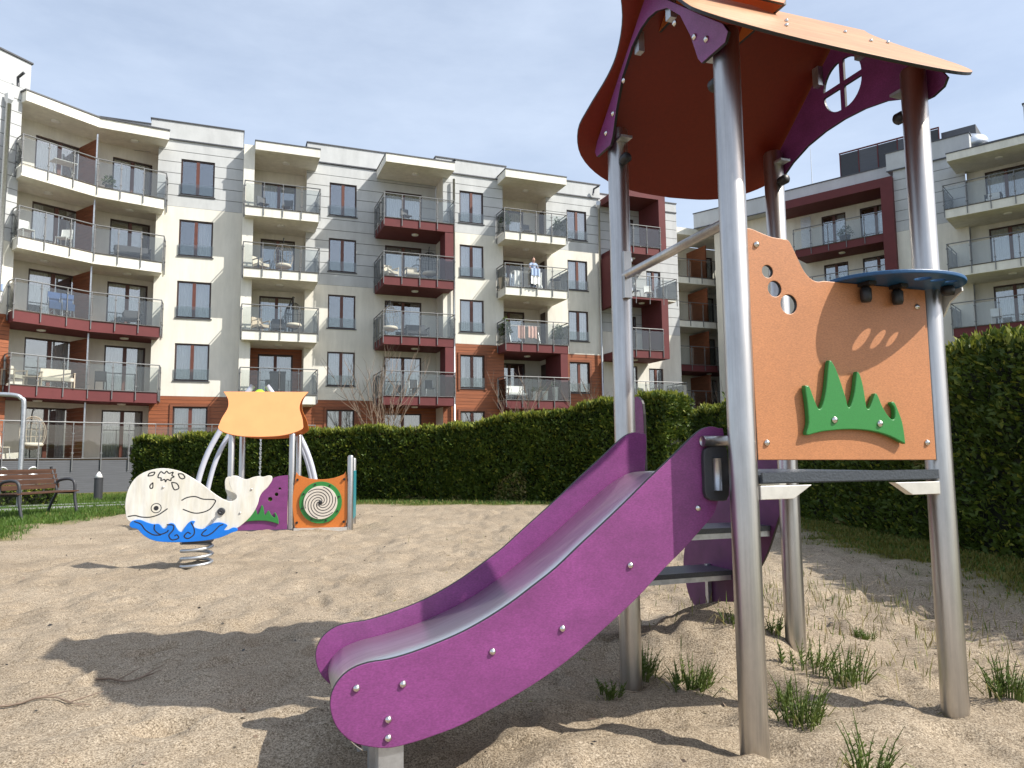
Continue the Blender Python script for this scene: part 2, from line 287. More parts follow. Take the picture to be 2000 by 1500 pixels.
WWAVE=[(-0.586,0.455),(-0.575,0.488),(-0.532,0.503),(-0.488,0.5),(-0.438,0.477),(-0.38,0.458),(-0.337,0.459),(-0.315,0.445),(-0.293,0.416),(-0.267,0.413),(-0.254,0.431),(-0.246,0.455),(-0.214,0.462),(-0.188,0.448),(-0.164,0.405),(-0.139,0.379),(-0.116,0.379),(-0.099,0.412),(-0.07,0.455),(-0.038,0.477),(-0.005,0.471),(-0.018,0.448),(-0.012,0.419),(0.024,0.402),(0.067,0.397),(0.111,0.422),(0.161,0.448),(0.219,0.455),(0.269,0.441),(0.294,0.422),(0.277,0.397),(0.265,0.379),(0.306,0.382),(0.349,0.402),(0.388,0.39),(0.385,0.366),(0.334,0.351),(0.277,0.325),(0.19,0.299),(0.046,0.282),(-0.127,0.278),(-0.301,0.289),(-0.402,0.318),(-0.474,0.369),(-0.517,0.416),(-0.568,0.431)]
WTAIL2=[(0.291,0.693),(0.259,0.751),(0.248,0.823),(0.254,0.874),(0.277,0.892),(0.301,0.884),(0.306,0.809),(0.323,0.748),(0.358,0.711),(0.36,0.672),(0.332,0.656)]
WLINES=[[(-0.607,0.535),(-0.546,0.542),(-0.488,0.527),(-0.416,0.523),(-0.344,0.542),(-0.293,0.575),(-0.26,0.599)],[(-0.135,0.675),(-0.084,0.701),(-0.012,0.708),(0.06,0.682),(0.168,0.672),(0.161,0.628),(0.118,0.578),(0.046,0.552),(-0.026,0.552),(-0.12,0.589)],[(-0.351,0.924),(-0.33,0.953),(-0.301,0.936),(-0.279,0.956),(-0.257,0.936),(-0.221,0.946),(-0.231,0.917),(-0.211,0.903),(-0.236,0.888),(-0.24,0.866),(-0.272,0.878),(-0.286,0.855),(-0.296,0.878),(-0.327,0.869),(-0.327,0.892),(-0.354,0.898),(-0.351,0.924)],[(-0.445,0.913),(-0.431,0.939),(-0.387,0.949),(-0.399,0.921),(-0.445,0.913)],[(-0.174,0.93),(-0.135,0.927),(-0.113,0.895),(-0.135,0.881),(-0.159,0.895),(-0.174,0.93)],[(-0.231,0.849),(-0.185,0.838),(-0.164,0.794),(-0.2,0.777),(-0.221,0.809),(-0.231,0.849)],[(-0.399,0.849),(-0.423,0.823),(-0.419,0.797),(-0.399,0.802),(-0.399,0.849)],[(-0.546,0.488),(-0.488,0.462),(-0.445,0.405),(-0.373,0.358),(-0.308,0.354)],[(-0.366,0.451),(-0.366,0.405),(-0.315,0.361),(-0.257,0.379),(-0.243,0.397)],[(-0.257,0.448),(-0.2,0.441),(-0.2,0.397),(-0.236,0.347),(-0.207,0.304),(-0.149,0.318),(-0.164,0.35),(-0.185,0.34)],[(-0.041,0.462),(-0.012,0.405),(-0.012,0.347),(-0.063,0.311),(-0.099,0.332),(-0.07,0.369),(-0.041,0.354)],[(0.103,0.39),(0.075,0.369),(0.06,0.34),(0.103,0.33),(0.161,0.361),(0.219,0.419),(0.255,0.433)]]
WEYE=(-0.361,0.607)
WHUB=(0.233,0.56)
WB_=[(-0.305,0.803),(0.512,0.768),(0.409,0.539),(0.154,0.477)]
# ---------------------------------------------------------------- ground
def grass_mask(x, y):
    n = .55*(vnoise(x*1.3, y*1.3, 11)-.5)+.35*(vnoise(x*4, y*4, 12)-.5)
    right = sst(-.3, .5, x-(3.5+.05*(y-5))+n)*sst(22, 18, y)
    back = sst(-.4, .5, (y-(17.4-.30*np.clip(x+3.6, 0, 9)))+n*1.3)
    left = sst(-.3, .5, (-7.6-.35*(y-12)*(y < 12)-x)+n)*sst(9.2, 10.4, y+n)+sst(-.3, .4, (-9.6-x)+n)*sst(8, 10, y)
    return np.clip(np.maximum(np.maximum(right, back), left), 0, 1)
def axis(*segs):
    out = []
    for a, b, st in segs: out += list(np.arange(a, b, st))
    return np.array(out+[segs[-1][1]])
gx = axis((-400, -60, 34), (-60, -14, 2), (-14, -5, .12), (-5, 3.6, .034), (3.6, 8, .1), (8, 60, 2), (60, 400, 34))
gy = axis((-60, 0, 6), (0, 1.2, .2), (1.2, 6, .032), (6, 12, .07), (12, 24, .16), (24, 60, 2), (60, 900, 60))
X_, Y_ = np.meshgrid(gx, gy); Z_ = gz(X_, Y_); GM = grass_mask(X_, Y_)
nx, ny = len(gx), len(gy)
me = bpy.data.meshes.new('ground'); me.vertices.add(nx*ny); me.vertices.foreach_set('co', np.stack([X_, Y_, Z_], -1).astype(np.float32).ravel())
idx = np.arange(nx*ny).reshape(ny, nx); F = np.stack([idx[:-1, :-1], idx[:-1, 1:], idx[1:, 1:], idx[1:, :-1]], -1).reshape(-1, 4)
me.loops.add(F.size); me.loops.foreach_set('vertex_index', F.ravel().astype(np.int32)); me.polygons.add(len(F)); me.polygons.foreach_set('loop_start', np.arange(0, F.size, 4, dtype=np.int32))
at_ = me.attributes.new('grassy', 'FLOAT', 'POINT'); at_.data.foreach_set('value', GM.astype(np.float32).ravel())
me.update(); me.validate(); me.polygons.foreach_set('use_smooth', [True]*len(F))
m = bpy.data.materials.new('sand_and_turf'); m.use_nodes = True; t = m.node_tree; p = t.nodes['Principled BSDF']; p.inputs['Roughness'].default_value = .95; p.inputs['Specular IOR Level'].default_value = .2
tc = t.nodes.new('ShaderNodeTexCoord')
def N(scale, det=4, rough=.6):
    n = t.nodes.new('ShaderNodeTexNoise'); n.inputs['Scale'].default_value = scale; n.inputs['Detail'].default_value = det; n.inputs['Roughness'].default_value = rough; t.links.new(tc.outputs['Object'], n.inputs['Vector']); return n.outputs['Fac']
def ramp(src, *st):
    r = t.nodes.new('ShaderNodeValToRGB'); e = r.color_ramp.elements
    while len(e) < len(st): e.new(.5)
    for q, (pos, c) in zip(e, st): q.position = pos; q.color = c+(1,)
    t.links.new(src, r.inputs['Fac']); return r.outputs['Color']
def mixc(f, a, b, mode='MIX'):
    x = t.nodes.new('ShaderNodeMix'); x.data_type = 'RGBA'; x.blend_type = mode
    if isinstance(f, float): x.inputs['Factor'].default_value = f
    else: t.links.new(f, x.inputs['Factor'])
    t.links.new(a, x.inputs['A']); t.links.new(b, x.inputs['B']); return x.outputs['Result']
grain = ramp(N(135, 4, .8), (.34, (.075, .060, .046)), (.48, (.30, .25, .19)), (.64, (.58, .505, .41)))
patch = ramp(N(1.1, 5), (.35, (.80, .76, .70)), (.65, (1.0, .97, .92)))
clump = ramp(N(34, 4, .65), (.30, (.74, .71, .67)), (.56, (1, 1, 1)))
sandc = mixc(1., mixc(1., grain, patch, 'MULTIPLY'), clump, 'MULTIPLY')
turf = ramp(N(9, 6, .7), (.32, (.055, .040, .025)), (.46, (.095, .09, .025)), (.62, (.15, .155, .035)), (.8, (.20, .17, .09)))
ga = t.nodes.new('ShaderNodeAttribute'); ga.attribute_name = 'grassy'
t.links.new(mixc(ga.outputs['Fac'], sandc, turf), p.inputs['Base Color'])
bp = t.nodes.new('ShaderNodeBump'); bp.inputs['Strength'].default_value = .75; bp.inputs['Distance'].default_value = .008
ad = t.nodes.new('ShaderNodeMath'); ad.operation = 'ADD'; t.links.new(N(120, 3, .75), ad.inputs[0]); t.links.new(N(28, 5, .6), ad.inputs[1])
t.links.new(ad.outputs[0], bp.inputs['Height']); t.links.new(bp.outputs['Normal'], p.inputs['Normal'])
me.materials.append(m); struct(link('ground', me))
# paved path on the left, behind the bench
pth = MB(); line = [(-30, 10.2), (-16, 13.8), (-11.6, 16.2), (-9.4, 18.6), (-8.6, 21.5), (-10, 26)]
def strip(line, wd, dz):
    L = []; Rr = []
    for i, q in enumerate(line):
        a = np.array(line[min(i+1, len(line)-1)], float)-np.array(line[max(i-1, 0)], float); a /= np.linalg.norm(a); n = np.array([-a[1], a[0]])*wd/2
        L.append(np.array(q)+n); Rr.append(np.array(q)-n)
    return L, Rr
line = spline(line, 8, False); L, Rr = strip(line, 1.5, 0)
for i in range(len(line)-1): pth.quad(*[(q[0], q[1], gz1(*q)+.03) for q in (Rr[i], Rr[i+1], L[i+1], L[i])])
struct(pth.build('path', m_asph))
kb = MB()
for side in (strip(line, 1.62, 0)):
    for i in range(len(line)-1):
        a, b = Vector((*side[i], gz1(*side[i]))), Vector((*side[i+1], gz1(*side[i+1])))
        kb.tube([a+Vector((0, 0, .02)), b+Vector((0, 0, .02))], .05, 4)
struct(kb.build('path_kerb', m_asph))
# ---------------------------------------------------------------- buildings
class Fr:      # facade frame: u along the wall, v outwards, z up
    def __init__(s, ou, ov, ang): s.T = Matrix.Translation((ou, -ov, 0)) @ Matrix.Rotation(ang, 4, 'Z')
F0 = Fr(0, 0, 0)
def wall(root, fr, u0, u1, z0, z1, v, holes, mat, name='wall', rec=.14):
    us = sorted({u0, u1, *[h[0] for h in holes], *[h[1] for h in holes]}); zs = sorted({z0, z1, *[h[2] for h in holes], *[h[3] for h in holes]})
    us = [u for u in us if u0 <= u <= u1]; zs = [z for z in zs if z0 <= z <= z1]
    b = MB(fr.T)
    for i in range(len(us)-1):
        for j in range(len(zs)-1):
            cu, cz = (us[i]+us[i+1])/2, (zs[j]+zs[j+1])/2
            if any(h[0] < cu < h[1] and h[2] < cz < h[3] for h in holes): continue
            b.quad((us[i], -v, zs[j]), (us[i+1], -v, zs[j]), (us[i+1], -v, zs[j+1]), (us[i], -v, zs[j+1]))
    for h in holes:
        a, c, d, e = max(h[0], u0), min(h[1], u1), max(h[2], z0), min(h[3], z1)
        if a >= c or d >= e: continue
        y0, y1 = -v, -v+rec
        b.quad((a, y0, d), (a, y1, d), (a, y1, e), (a, y0, e)); b.quad((c, y1, d), (c, y0, d), (c, y0, e), (c, y1, e))
        if h[3] <= z1: b.quad((a, y0, e), (a, y1, e), (c, y1, e), (c, y0, e))
        if h[2] >= z0: b.quad((a, y1, d), (a, y0, d), (c, y0, d), (c, y1, d))
    return b.build(name, mat, root)
def boards(root, fr, u0, u1, z0, z1, v, holes, pitch, gap, mat, name, joined, th=.03):
    n = max(1, round((z1-z0)/pitch)); h = (z1-z0)/n; J = MB(fr.T)
    for k in range(n):
        a, c = z0+k*h, z0+(k+1)*h-gap; b = J if joined else MB(fr.T)
        us = sorted({u0, u1, *[x for q in holes for x in q[:2] if u0 < x < u1]})
        for i in range(len(us)-1):
            cu = (us[i]+us[i+1])/2; rs = [(a, c)]
            for q in holes:
                if q[0] < cu < q[1]:
                    nr_ = []
                    for (x, y) in rs:
                        if q[3] <= x or q[2] >= y: nr_.append((x, y)); continue
                        if q[2] > x: nr_.append((x, q[2]))
                        if q[3] < y: nr_.append((q[3], y))
                    rs = nr_
            for x, y in rs:
                if y-x > .01:
                    b.box(us[i], us[i+1], -v, -v+th, x, y)
                    if not joined: b.build(name, mat, root); b = MB(fr.T)
    if joined and J.v: struct(J.build(name, mat, root), 'stuff')
def facade(root, fr, u0, u1, v, zones, holes):
    for z0, z1, kind in zones:
        hs = [h for h in holes if h[3] > z0 and h[2] < z1 and h[1] > u0 and h[0] < u1]
        if kind == 'w': wall(root, fr, u0, u1, z0, z1, v, hs, m_stucco)
        elif kind == 'g':
            wall(root, fr, u0, u1, z0, z1, v-.03, hs, m_groove, 'wall'); boards(root, fr, u0, u1, z0+.01, z1, v, hs, .56, .028, m_grey, 'siding_panel', False)
        else:
            wall(root, fr, u0, u1, z0, z1, v-.03, hs, m_groove, 'wall'); boards(root, fr, u0, u1, z0, z1, v, hs, .17, .012, m_wood, 'wood_cladding', True)
def window(root, fr, h, v, guard=True, cur='both', sill=True, fm=None, wide=.075, rec=.12, shade=0, trim=None):
    u0, u1, z0, z1 = h; y = -v+rec; uc = (u0+u1)/2; fm = fm or m_frame
    b = MB(fr.T)
    for q in ((u0, u0+wide, z0, z1), (u1-wide, u1, z0, z1)): b.box(q[0], q[1], y-.06, y+.02, q[2], q[3])
    b.box(u0+wide, u1-wide, y-.06, y+.02, z1-wide, z1); b.box(u0+wide, u1-wide, y-.06, y+.02, z0, z0+wide)
    f = b.build('window', fm, root)
    MB(fr.T).box(uc-.075, uc+.075, y-.075, y+.015, z0+wide, z1-wide).build('mullion', m_mull, f)
    for a, c in ((u0+wide, uc-.075), (uc+.075, u1-wide)): MB(fr.T).box(a, c, y-.025, y-.015, z0+wide, z1-wide).build('pane', m_pane, f)
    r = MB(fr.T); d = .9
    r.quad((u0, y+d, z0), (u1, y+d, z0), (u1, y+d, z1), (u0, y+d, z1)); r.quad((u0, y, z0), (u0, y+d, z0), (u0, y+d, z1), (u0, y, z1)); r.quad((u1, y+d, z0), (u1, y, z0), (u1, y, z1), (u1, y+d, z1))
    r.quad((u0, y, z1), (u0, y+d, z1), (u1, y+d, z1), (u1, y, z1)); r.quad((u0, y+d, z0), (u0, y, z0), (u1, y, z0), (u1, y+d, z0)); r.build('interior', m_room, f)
    spans = {'both': ((u0+.05, uc-.02), (uc+.02, u1-.05)), 'full': ((u0+.05, u1-.05),), 'left': ((u0+.05, u0+(u1-u0)*.42),), 'right': ((u0+(u1-u0)*.58, u1-.05),), 'sides': ((u0+.05, u0+(u1-u0)*.25), (u0+(u1-u0)*.72, u1-.05)), None: ()}[cur]
    for a, c in spans:
        cb = MB(fr.T); n = max(10, int((c-a)/.035)); ph = rng.random()*6
        P = [(a+(c-a)*i/n, y+.07+.022*math.sin(i*1.9+ph)+.012*math.sin(i*.7+ph)) for i in range(n+1)]
        for i in range(n): cb.quad((*P[i], z0+.06), (*P[i+1], z0+.06), (*P[i+1], z1-.04), (*P[i], z1-.04))
        cb.build('curtain', m_curtain, f)
    if shade: MB(fr.T).box(u0+.06, u1-.06, y+.05, y+.06, z1-shade, z1-.05).build('blind', m_dkgrey, f)
    if sill: MB(fr.T).box(u0-.06, u1+.06, -v-.05, y-.061, z0-.05, z0-.004).build('sill', m_cope, f)
    if guard:
        MB(fr.T).box(u0-.02, u1+.02, -v-.045, -v-.033, z0+.04, z0+.55).build('guard_pane', m_rail, f)
    if trim:
        tb = MB(fr.T)
        for q in ((u0-.12, u0-.004, z0-.1, z1+.12), (u1+.004, u1+.12, z0-.1, z1+.12)): tb.box(q[0], q[1], -v-.06, -v-.003, q[2], q[3])
        tb.box(u0-.004, u1+.004, -v-.06, -v-.003, z1+.004, z1+.12); tb.build('trim', m_wood_dk, f)
    return f
def railing(par, fr, path, z, step=.92, drop=.36, ends=True, ht=1.26):
    rail = MB(fr.T); P = [Vector((u, -v, 0)) for u, v in path]
    for i in range(len(P)-1):
        a, b = P[i], P[i+1]; d = (b-a); ln = d.length; d.normalize(); n = max(1, round(ln/step)); 
        rail.tube([a+Vector((0, 0, z+ht))-d*.02, b+Vector((0, 0, z+ht))+d*.02], .027, 6)
        rot = Matrix.Rotation(math.atan2(d.y, d.x), 4, 'Z')
        for k in range(n+1):
            if k == n and i < len(P)-2: continue
            if not ends and i == 0 and k == 0: continue
            q = a+d*(ln*k/n); Tm = Matrix.Translation(q) @ rot
            pb = MB(fr.T); pb.box(-.017, .017, -.03, .012, z-drop, z+ht-.01, Tm)
            for zz in (z+.22, z+1.0): pb.box(-.045, .045, -.04, .018, zz, zz+.05, Tm)
            pb.build('post', m_railing, par)
        for k in range(n):
            q0, q1 = ln*k/n+.04, ln*(k+1)/n-.04
            MB(fr.T).box(q0, q1, -.008, .004, z+.06, z+ht-.12, Matrix.Translation(a) @ rot).build('glass_pane', m_rail, par)
        rail.tube([a+Vector((0, 0, z+.03)), b+Vector((0, 0, z+.03))], .018, 4)
    rail.build('rail', m_railing, par)
def lampdisc(par, T, u, v, z):
    b = MB(); b.lathe([(.10, -.07), (.17, -.055), (.18, -.012), (.18, -.002)], 14, (0, 0, 0)); o = b.build('ceiling_lamp', m_white, par, True); o.location = T @ Vector((u, -v, z)); return o
def balcony(root, fr, u0, u1, vf, vb, z, mat, n=4, lv=None, rv=None, th=.42, lamp=True):
    s = MB(fr.T).box(u0, u1, -vf, -vb, z-th, z).build('balcony', mat, root)
    MB(fr.T).box(u0+.03, u1-.03, -vf+.03, -vb-.0, z+.003, z+.03).build('deck', m_paver, s)
    path = ([(u0-.03, lv)] if lv is not None else [])+[(u0-.03, vf+.03), (u1+.03, vf+.03)]+([(u1+.03, rv)] if rv is not None else [])
    railing(s, fr, path, z, (u1-u0)/n)
    if lamp: lampdisc(s, fr.T, (u0+u1)/2, (vf+vb)/2+.2, z-th)
    return s
def canopy(root, fr, u0, u1, vf, vb, z0=15.98, z1=16.4):
    s = MB(fr.T).box(u0, u1, -vf, -vb, z0, z1).build('roof_canopy', m_stucco2, root)
    MB(fr.T).box(u0-.03, u1+.03, -vf-.03, -vb, z1+.002, z1+.05).build('coping', m_cope, s); lampdisc(s, fr.T, (u0+u1)/2, (vf+vb)/2+.1, z0); return s
def parapet(root, fr, u0, u1, v, z0, z1, dep=2.5):
    s = MB(fr.T).box(u0, u1, -v, -v+dep, z0, z1).build('parapet', m_grey, root)
    MB(fr.T).box(u0-.04, u1+.04, -v-.04, -v+dep, z1+.002, z1+.06).build('coping', m_cope, s)
    MB(fr.T).box(u0, u1, -v-.05, -v-.002, z0-.05, z0+.01).build('flashing', m_cope, s)
def block(root, fr, poly, z0, z1, mat, name='wall'): return MB(fr.T).prism([(u, -v) for u, v in poly], z0, z1).build(name, mat, root)
PH = R(21.5)
apt = empty('apartment_building', (-14.82, 34.6, 0), PH); tag(apt, 'long five-storey white and grey apartment block with glass balconies, left of the slide tower', 'building')
FL = [1.1+3*k for k in range(5)]; WB = [1.8+2.98*k for k in range(5)]; WH = 1.76; GZ = -.4
# core volume behind the fronts, set deeper than every room
MB().box(-2.2, 27.2, 3.6, 14, GZ, 16.3).build('core', m_grey, apt)
# --- section A
hA = [(-1.0, .5, WB[k], WB[k]+WH) for k in range(5)]
facade(apt, F0, -2.0, 1.8, 0, [(GZ, 4.05, 'c'), (4.05, 13.1, 'w'), (13.1, 16.4, 'g')], hA)
for k, (h, c) in enumerate(zip(hA, ('both', 'both', 'both', 'right', None))): window(apt, F0, h, 0, cur=c, trim=(k == 0), guard=k > 0)
parapet(apt, F0, -2.35, 1.77, .02, 16.4, 17.25); parapet(apt, F0, 1.85, 4.86, -1.0, 16.42, 16.95); parapet(apt, F0, -4.9, -2.4, -.9, 16.0, 17.35)
# --- section B (recessed loggias between fin and wall C)
block(apt, F0, [(1.803, -2.2), (2.3, -2.2), (2.3, .63), (1.803, .63)], GZ, 16.38, m_stucco2, 'fin_wall')
hB = [(2.75, 4.45, FL[k]+.06, FL[k]+2.3) for k in range(5)]
facade(apt, F0, 2.303, 4.9, -1.6, [(GZ, 7.05, 'c'), (7.05, 16.0, 'w')], hB)
for k, h in enumerate(hB): window(apt, F0, h, -1.6, guard=False, sill=False, cur=('sides', 'full', 'both', None, 'left')[k])
for k in range(1, 5): balcony(apt, F0, 1.9, 5.34, 1.15, -1.55, FL[k], m_stucco2, 4, lv=.66, rv=-.64)
canopy(apt, F0, 2.302, 5.34, 1.15, -1.55)
# --- section C and the back wall of D
hC = [(6.06, 7.47, WB[k], WB[k]+WH) for k in range(5)]; hD = [(9.0, 11.0, FL[k]+.06, FL[k]+2.3) for k in range(5)]
facade(apt, F0, 4.9, 11.8, -.68, [(GZ, 4.05, 'c'), (4.05, 10.0, 'w'), (10.0, 16.45, 'g')], hC+hD)
block(apt, F0, [(4.9, -1.6), (4.98, -1.6), (4.98, -.715), (4.9, -.715)], GZ, 16.4, m_stucco)
for k, h in enumerate(hC): window(apt, F0, h, -.68, cur=('full', 'both', None, None, None)[k], trim=(k == 0), guard=k > 0)
for k, h in enumerate(hD): window(apt, F0, h, -.68, guard=False, sill=False, cur=('right', 'right', 'sides', 'both', 'full')[k])
parapet(apt, F0, 4.9, 11.66, -.66, 16.5, 17.45)
for k in range(1, 5): balcony(apt, F0, 8.46, 12.08, 1.75, -.6 if k else 0, FL[k], m_red, 4, lv=-.6, rv=.78, lamp=True)
canopy(apt, F0, 8.5, 12.1, 1.85, -.6)
for za, zb in ((10.1, 12.68), (4.1, 6.68)): block(apt, F0, [(11.62, .76), (12.05, .76), (12.05, 1.73), (11.62, 1.73)], za+.002, zb-.002, m_red, 'red_pier')
# --- section E
hE = [(12.72, 14.07, WB[k]-.08, WB[k]-.08+WH) for k in range(5)]
facade(apt, F0, 11.8, 15.2, .72, [(GZ, 7.05, 'c'), (7.05, 13.05, 'w'), (13.05, 16.3, 'g')], hE)
block(apt, F0, [(11.8, -.66), (11.86, -.66), (11.86, .685), (11.8, .685)], GZ, 16.3, m_stucco)
block(apt, F0, [(15.12, -1.5), (15.2, -1.5), (15.2, .685), (15.12, .685)], GZ, 16.3, m_stucco)
for k, h in enumerate(hE): window(apt, F0, h, .72, cur=('sides', 'sides', 'both', 'both', 'both')[k], trim=(k < 2), guard=k > 0)
parapet(apt, F0, 11.4, 15.4, .74, 16.3, 17.05)
# --- section F
hF = [(15.4, 17.3, FL[k]+.06, FL[k]+2.3) for k in range(5)]
facade(apt, F0, 15.2, 18.2, -1.4, [(GZ, 16.0, 'w')], hF)
for k, h in enumerate(hF): window(apt, F0, h, -1.4, guard=False, sill=False, cur=('sides', 'left', None, None, 'full')[k])
for k in range(1, 5): balcony(apt, F0, 14.85, 18.45, 1.95, -1.35, FL[k]-.1, m_red if k < 3 else m_stucco2, 4, lv=.78, rv=-.08)
canopy(apt, F0, 14.9, 18.5, 2.0, -1.35)
block(apt, F0, [(18.0, -.05), (18.42, -.05), (18.42, 1.93), (18.0, 1.93)], 4.005, 6.575, m_red, 'red_pier')
# --- section G
hG = [(19.5, 20.78, WB[k]-.1, WB[k]-.1+WH) for k in range(5)]
facade(apt, F0, 18.2, 21.6, -.12, [(GZ, 6.9, 'c'), (6.9, 12.95, 'w'), (12.95, 16.3, 'g')], hG)
block(apt, F0, [(18.2, -1.4), (18.26, -1.4), (18.26, -.155), (18.2, -.155)], GZ, 16.3, m_stucco)
for k in range(5): MB().box(18.19, 18.199, .45, 1.15, FL[k]+.1, FL[k]+2.2).build('side_door', m_frame, apt)
for k, h in enumerate(hG): window(apt, F0, h, -.12, cur=('sides', 'right', 'both', 'both', 'right')[k], trim=(k < 2), guard=k > 0)
parapet(apt, F0, 18.1, 21.7, -.1, 16.3, 17.1); parapet(apt, F0, 15.45, 18.05, -.9, 16.3, 16.75)
# --- section H: red box loggias and the end wall
hH = [(22.6, 24.2, FL[k]+.06, FL[k]+2.3) for k in (1, 2, 4)]+[(25.0, 26.0, FL[k]+.1, FL[k]+2.2) for k in (1, 3)]+[(24.9, 25.3, FL[k]+.5, FL[k]+2.1) for k in (2, 4)]
facade(apt, F0, 21.6, 27.3, -.5, [(GZ, 4.0, 'c'), (4.0, 8.4, 'w'), (8.4, 16.2, 'g')], hH)
block(apt, F0, [(21.54, -.5), (21.6, -.5), (21.6, -.155), (21.54, -.155)], GZ, 16.2, m_stucco)
block(apt, F0, [(27.24, -6), (27.3, -6), (27.3, -.54), (27.24, -.54)], GZ, 16.2, m_stucco)
for i, h in enumerate(hH): window(apt, F0, h, -.5, guard=False, sill=False, cur=(None, 'left', 'sides', None, 'right', None, None)[i])
parapet(apt, F0, 21.75, 27.3, -.5, 16.2, 16.75)
for za, u0, u1 in ((13.0, 21.9, 25.0), (7.0, 21.9, 25.0)):
    balcony(apt, F0, u0, u1-.45, 1.75, -.45, za, m_red, 3)
    block(apt, F0, [(u1-.446, -.45), (u1, -.45), (u1, 1.75), (u1-.446, 1.75)], za-.42, za+2.95, m_red, 'red_frame')
    block(apt, F0, [(u0, -.45), (u1, -.45), (u1, 1.75), (u0, 1.75)], za+2.952, za+3.35-(.3 if za < 10 else 0), m_red, 'red_frame')
block(apt, F0, [(21.62, -.45), (21.9, -.45), (21.9, 1.6), (21.62, 1.6)], 9.6, 12.55, m_red, 'red_frame')
balcony(apt, F0, 22.0, 25.6, 1.7, -.45, 10.06, m_stucco2, 4, rv=-.45, th=.1)
balcony(apt, F0, 21.7, 26.2, 1.5, -.45, 4.0, m_stucco2, 5, rv=-.45)
# --- section J, set far back
hJ = [(29.0, 30.2, FL[k]+.06, FL[k]+2.3) for k in range(5)]+[(32.6, 34.2, FL[k]+.06, FL[k]+2.3) for k in range(5)]
facade(apt, F0, 27.3, 37, -6.2, [(GZ, 4.0, 'c'), (4.0, 16.0, 'w')], hJ)
for h in hJ: window(apt, F0, h, -6.2, guard=False, sill=False, cur=rng.choice(('left', None, 'sides')))
for k in range(1, 5): balcony(apt, F0, 29.4, 35.6, -3.8, -6.15, FL[k], m_red if k < 3 else m_stucco2, 6)
for k in range(1, 5): MB().box(31.9, 31.98, 3.9, 6.1, FL[k]+.02, FL[k]+2.4).build('wood_screen', m_wood_dk, apt)
block(apt, F0, [(27.4, -6.15), (35.6, -6.15), (35.6, -3.7), (27.4, -3.7)], 16.02, 16.5, m_stucco2, 'roof_canopy')
# --- curved bay on the left
Rp, Kp, Lp = (-1.6, .84), (-4.25, 1.61), (-6.7, 3.4)
back = [(-2.0, -1.25), (-4.75, -.35), (-7.6, 1.4), (-11.2, 4.2)]
def ang(a, b): return math.atan2(-(a[1]-b[1]), a[0]-b[0])
for i in range(3):
    a, b = back[i+1], back[i]; ln = math.hypot(b[0]-a[0], b[1]-a[1]); fb = Fr(a[0], a[1], math.atan2(-(b[1]-a[1]), b[0]-a[0]))
    hs = [(ln*.28, ln*.88, FL[k]+.06, FL[k]+2.3) for k in range(5)] if i != 2 else []
    facade(apt, fb, 0, ln, 0, [(GZ, 1.1, 'w'), (1.1, 4.0, 'c' if i == 2 else 'w'), (4.0, 16.0, 'w')], hs)
    for k, h in enumerate(hs): window(apt, fb, h, 0, guard=False, sill=False, cur=(('both', 'both', 'both', None, 'full') if i == 0 else ('sides', 'right', 'left', 'sides', 'full'))[k])
block(apt, F0, [(-2.0, -1.25), (-1.94, -1.25), (-1.94, -.035), (-2.0, -.035)], GZ, 16.4, m_stucco)
# stub wall with siding at the far left of the bay
facade(apt, Fr(-10.2, 5.3, math.atan2(2.55, 3.25)), 0, 4.131, 0, [(GZ, 7.0, 'c'), (7.0, 10.0, 'w'), (10.0, 16.6, 'g')], [])
block(apt, F0, [(-6.99, 2.74), (-7.6, 1.4), (-7.66, 1.42), (-7.06, 2.78)], GZ, 16.6, m_grey)
block(apt, F0, [(-10.2, 3.6), (-7.6, 1.0), (-6.9, 1.9), (-9.4, 4.4)], 16.62, 18.1, m_grey, 'roof_block')
block(apt, F0, [(-10.3, 3.6), (-7.6, .92), (-6.82, 1.9), (-9.4, 4.5)], 18.102, 18.17, m_cope, 'coping')
for k in range(1, 5):
    mt = m_stucco2 if k > 2 else m_red
    s = block(apt, F0, [Rp, Kp, Lp, (-7.0, 2.84), (-7.5, 1.42), (-4.75, -.33), (-2.0, -1.23)], FL[k]-.46, FL[k], mt, 'balcony')
    block(s, F0, [(Rp[0]-.05, Rp[1]-.05), (Kp[0], Kp[1]-.05), (Lp[0], Lp[1]-.1), (-7.45, 1.5), (-4.75, -.3), (-2.0, -1.2)], FL[k]+.003, FL[k]+.03, m_paver, 'deck')
    railing(s, F0, [(-7.02, 2.9), (Lp[0], Lp[1]+.04), (Kp[0], Kp[1]+.04), (Rp[0]+.03, Rp[1]+.03), (Rp[0]+.03, .05)], FL[k], .9)
    for q in ((-3.1, .2), (-6.1, 1.5)): lampdisc(s, F0.T, q[0], q[1], FL[k]-.46)
for k in range(0, 5):
    d = Vector((Kp[0]+4.75, Kp[1]+.35)).normalized(); a = (-5.25, -.0); b = (-4.36, 1.32)
    n = Vector((d.y, -d.x))*.03
    sc_ = MB()
    for q in range(13):
        z0 = FL[k]+.02+q*.175; sc_.prism([(a[0]+n.x, -(a[1]+n.y)), (b[0]+n.x, -(b[1]+n.y)), (b[0]-n.x, -(b[1]-n.y)), (a[0]-n.x, -(a[1]-n.y))], z0, z0+.165)
    scr = sc_.build('wood_screen', m_wood_dk, apt); MB().box(b[0]-.03, b[0]+.03, -b[1]-.06, -b[1], FL[k], FL[k]+2.5).build('screen_post', m_galv, scr)
s = block(apt, F0, [(-1.5, .95), (-4.3, 1.3), (-6.75, 3.1), (-7.05, 2.7), (-7.6, 1.3), (-4.75, -.5), (-2.0, -1.3)], 15.95, 16.38, m_stucco2, 'roof_canopy')
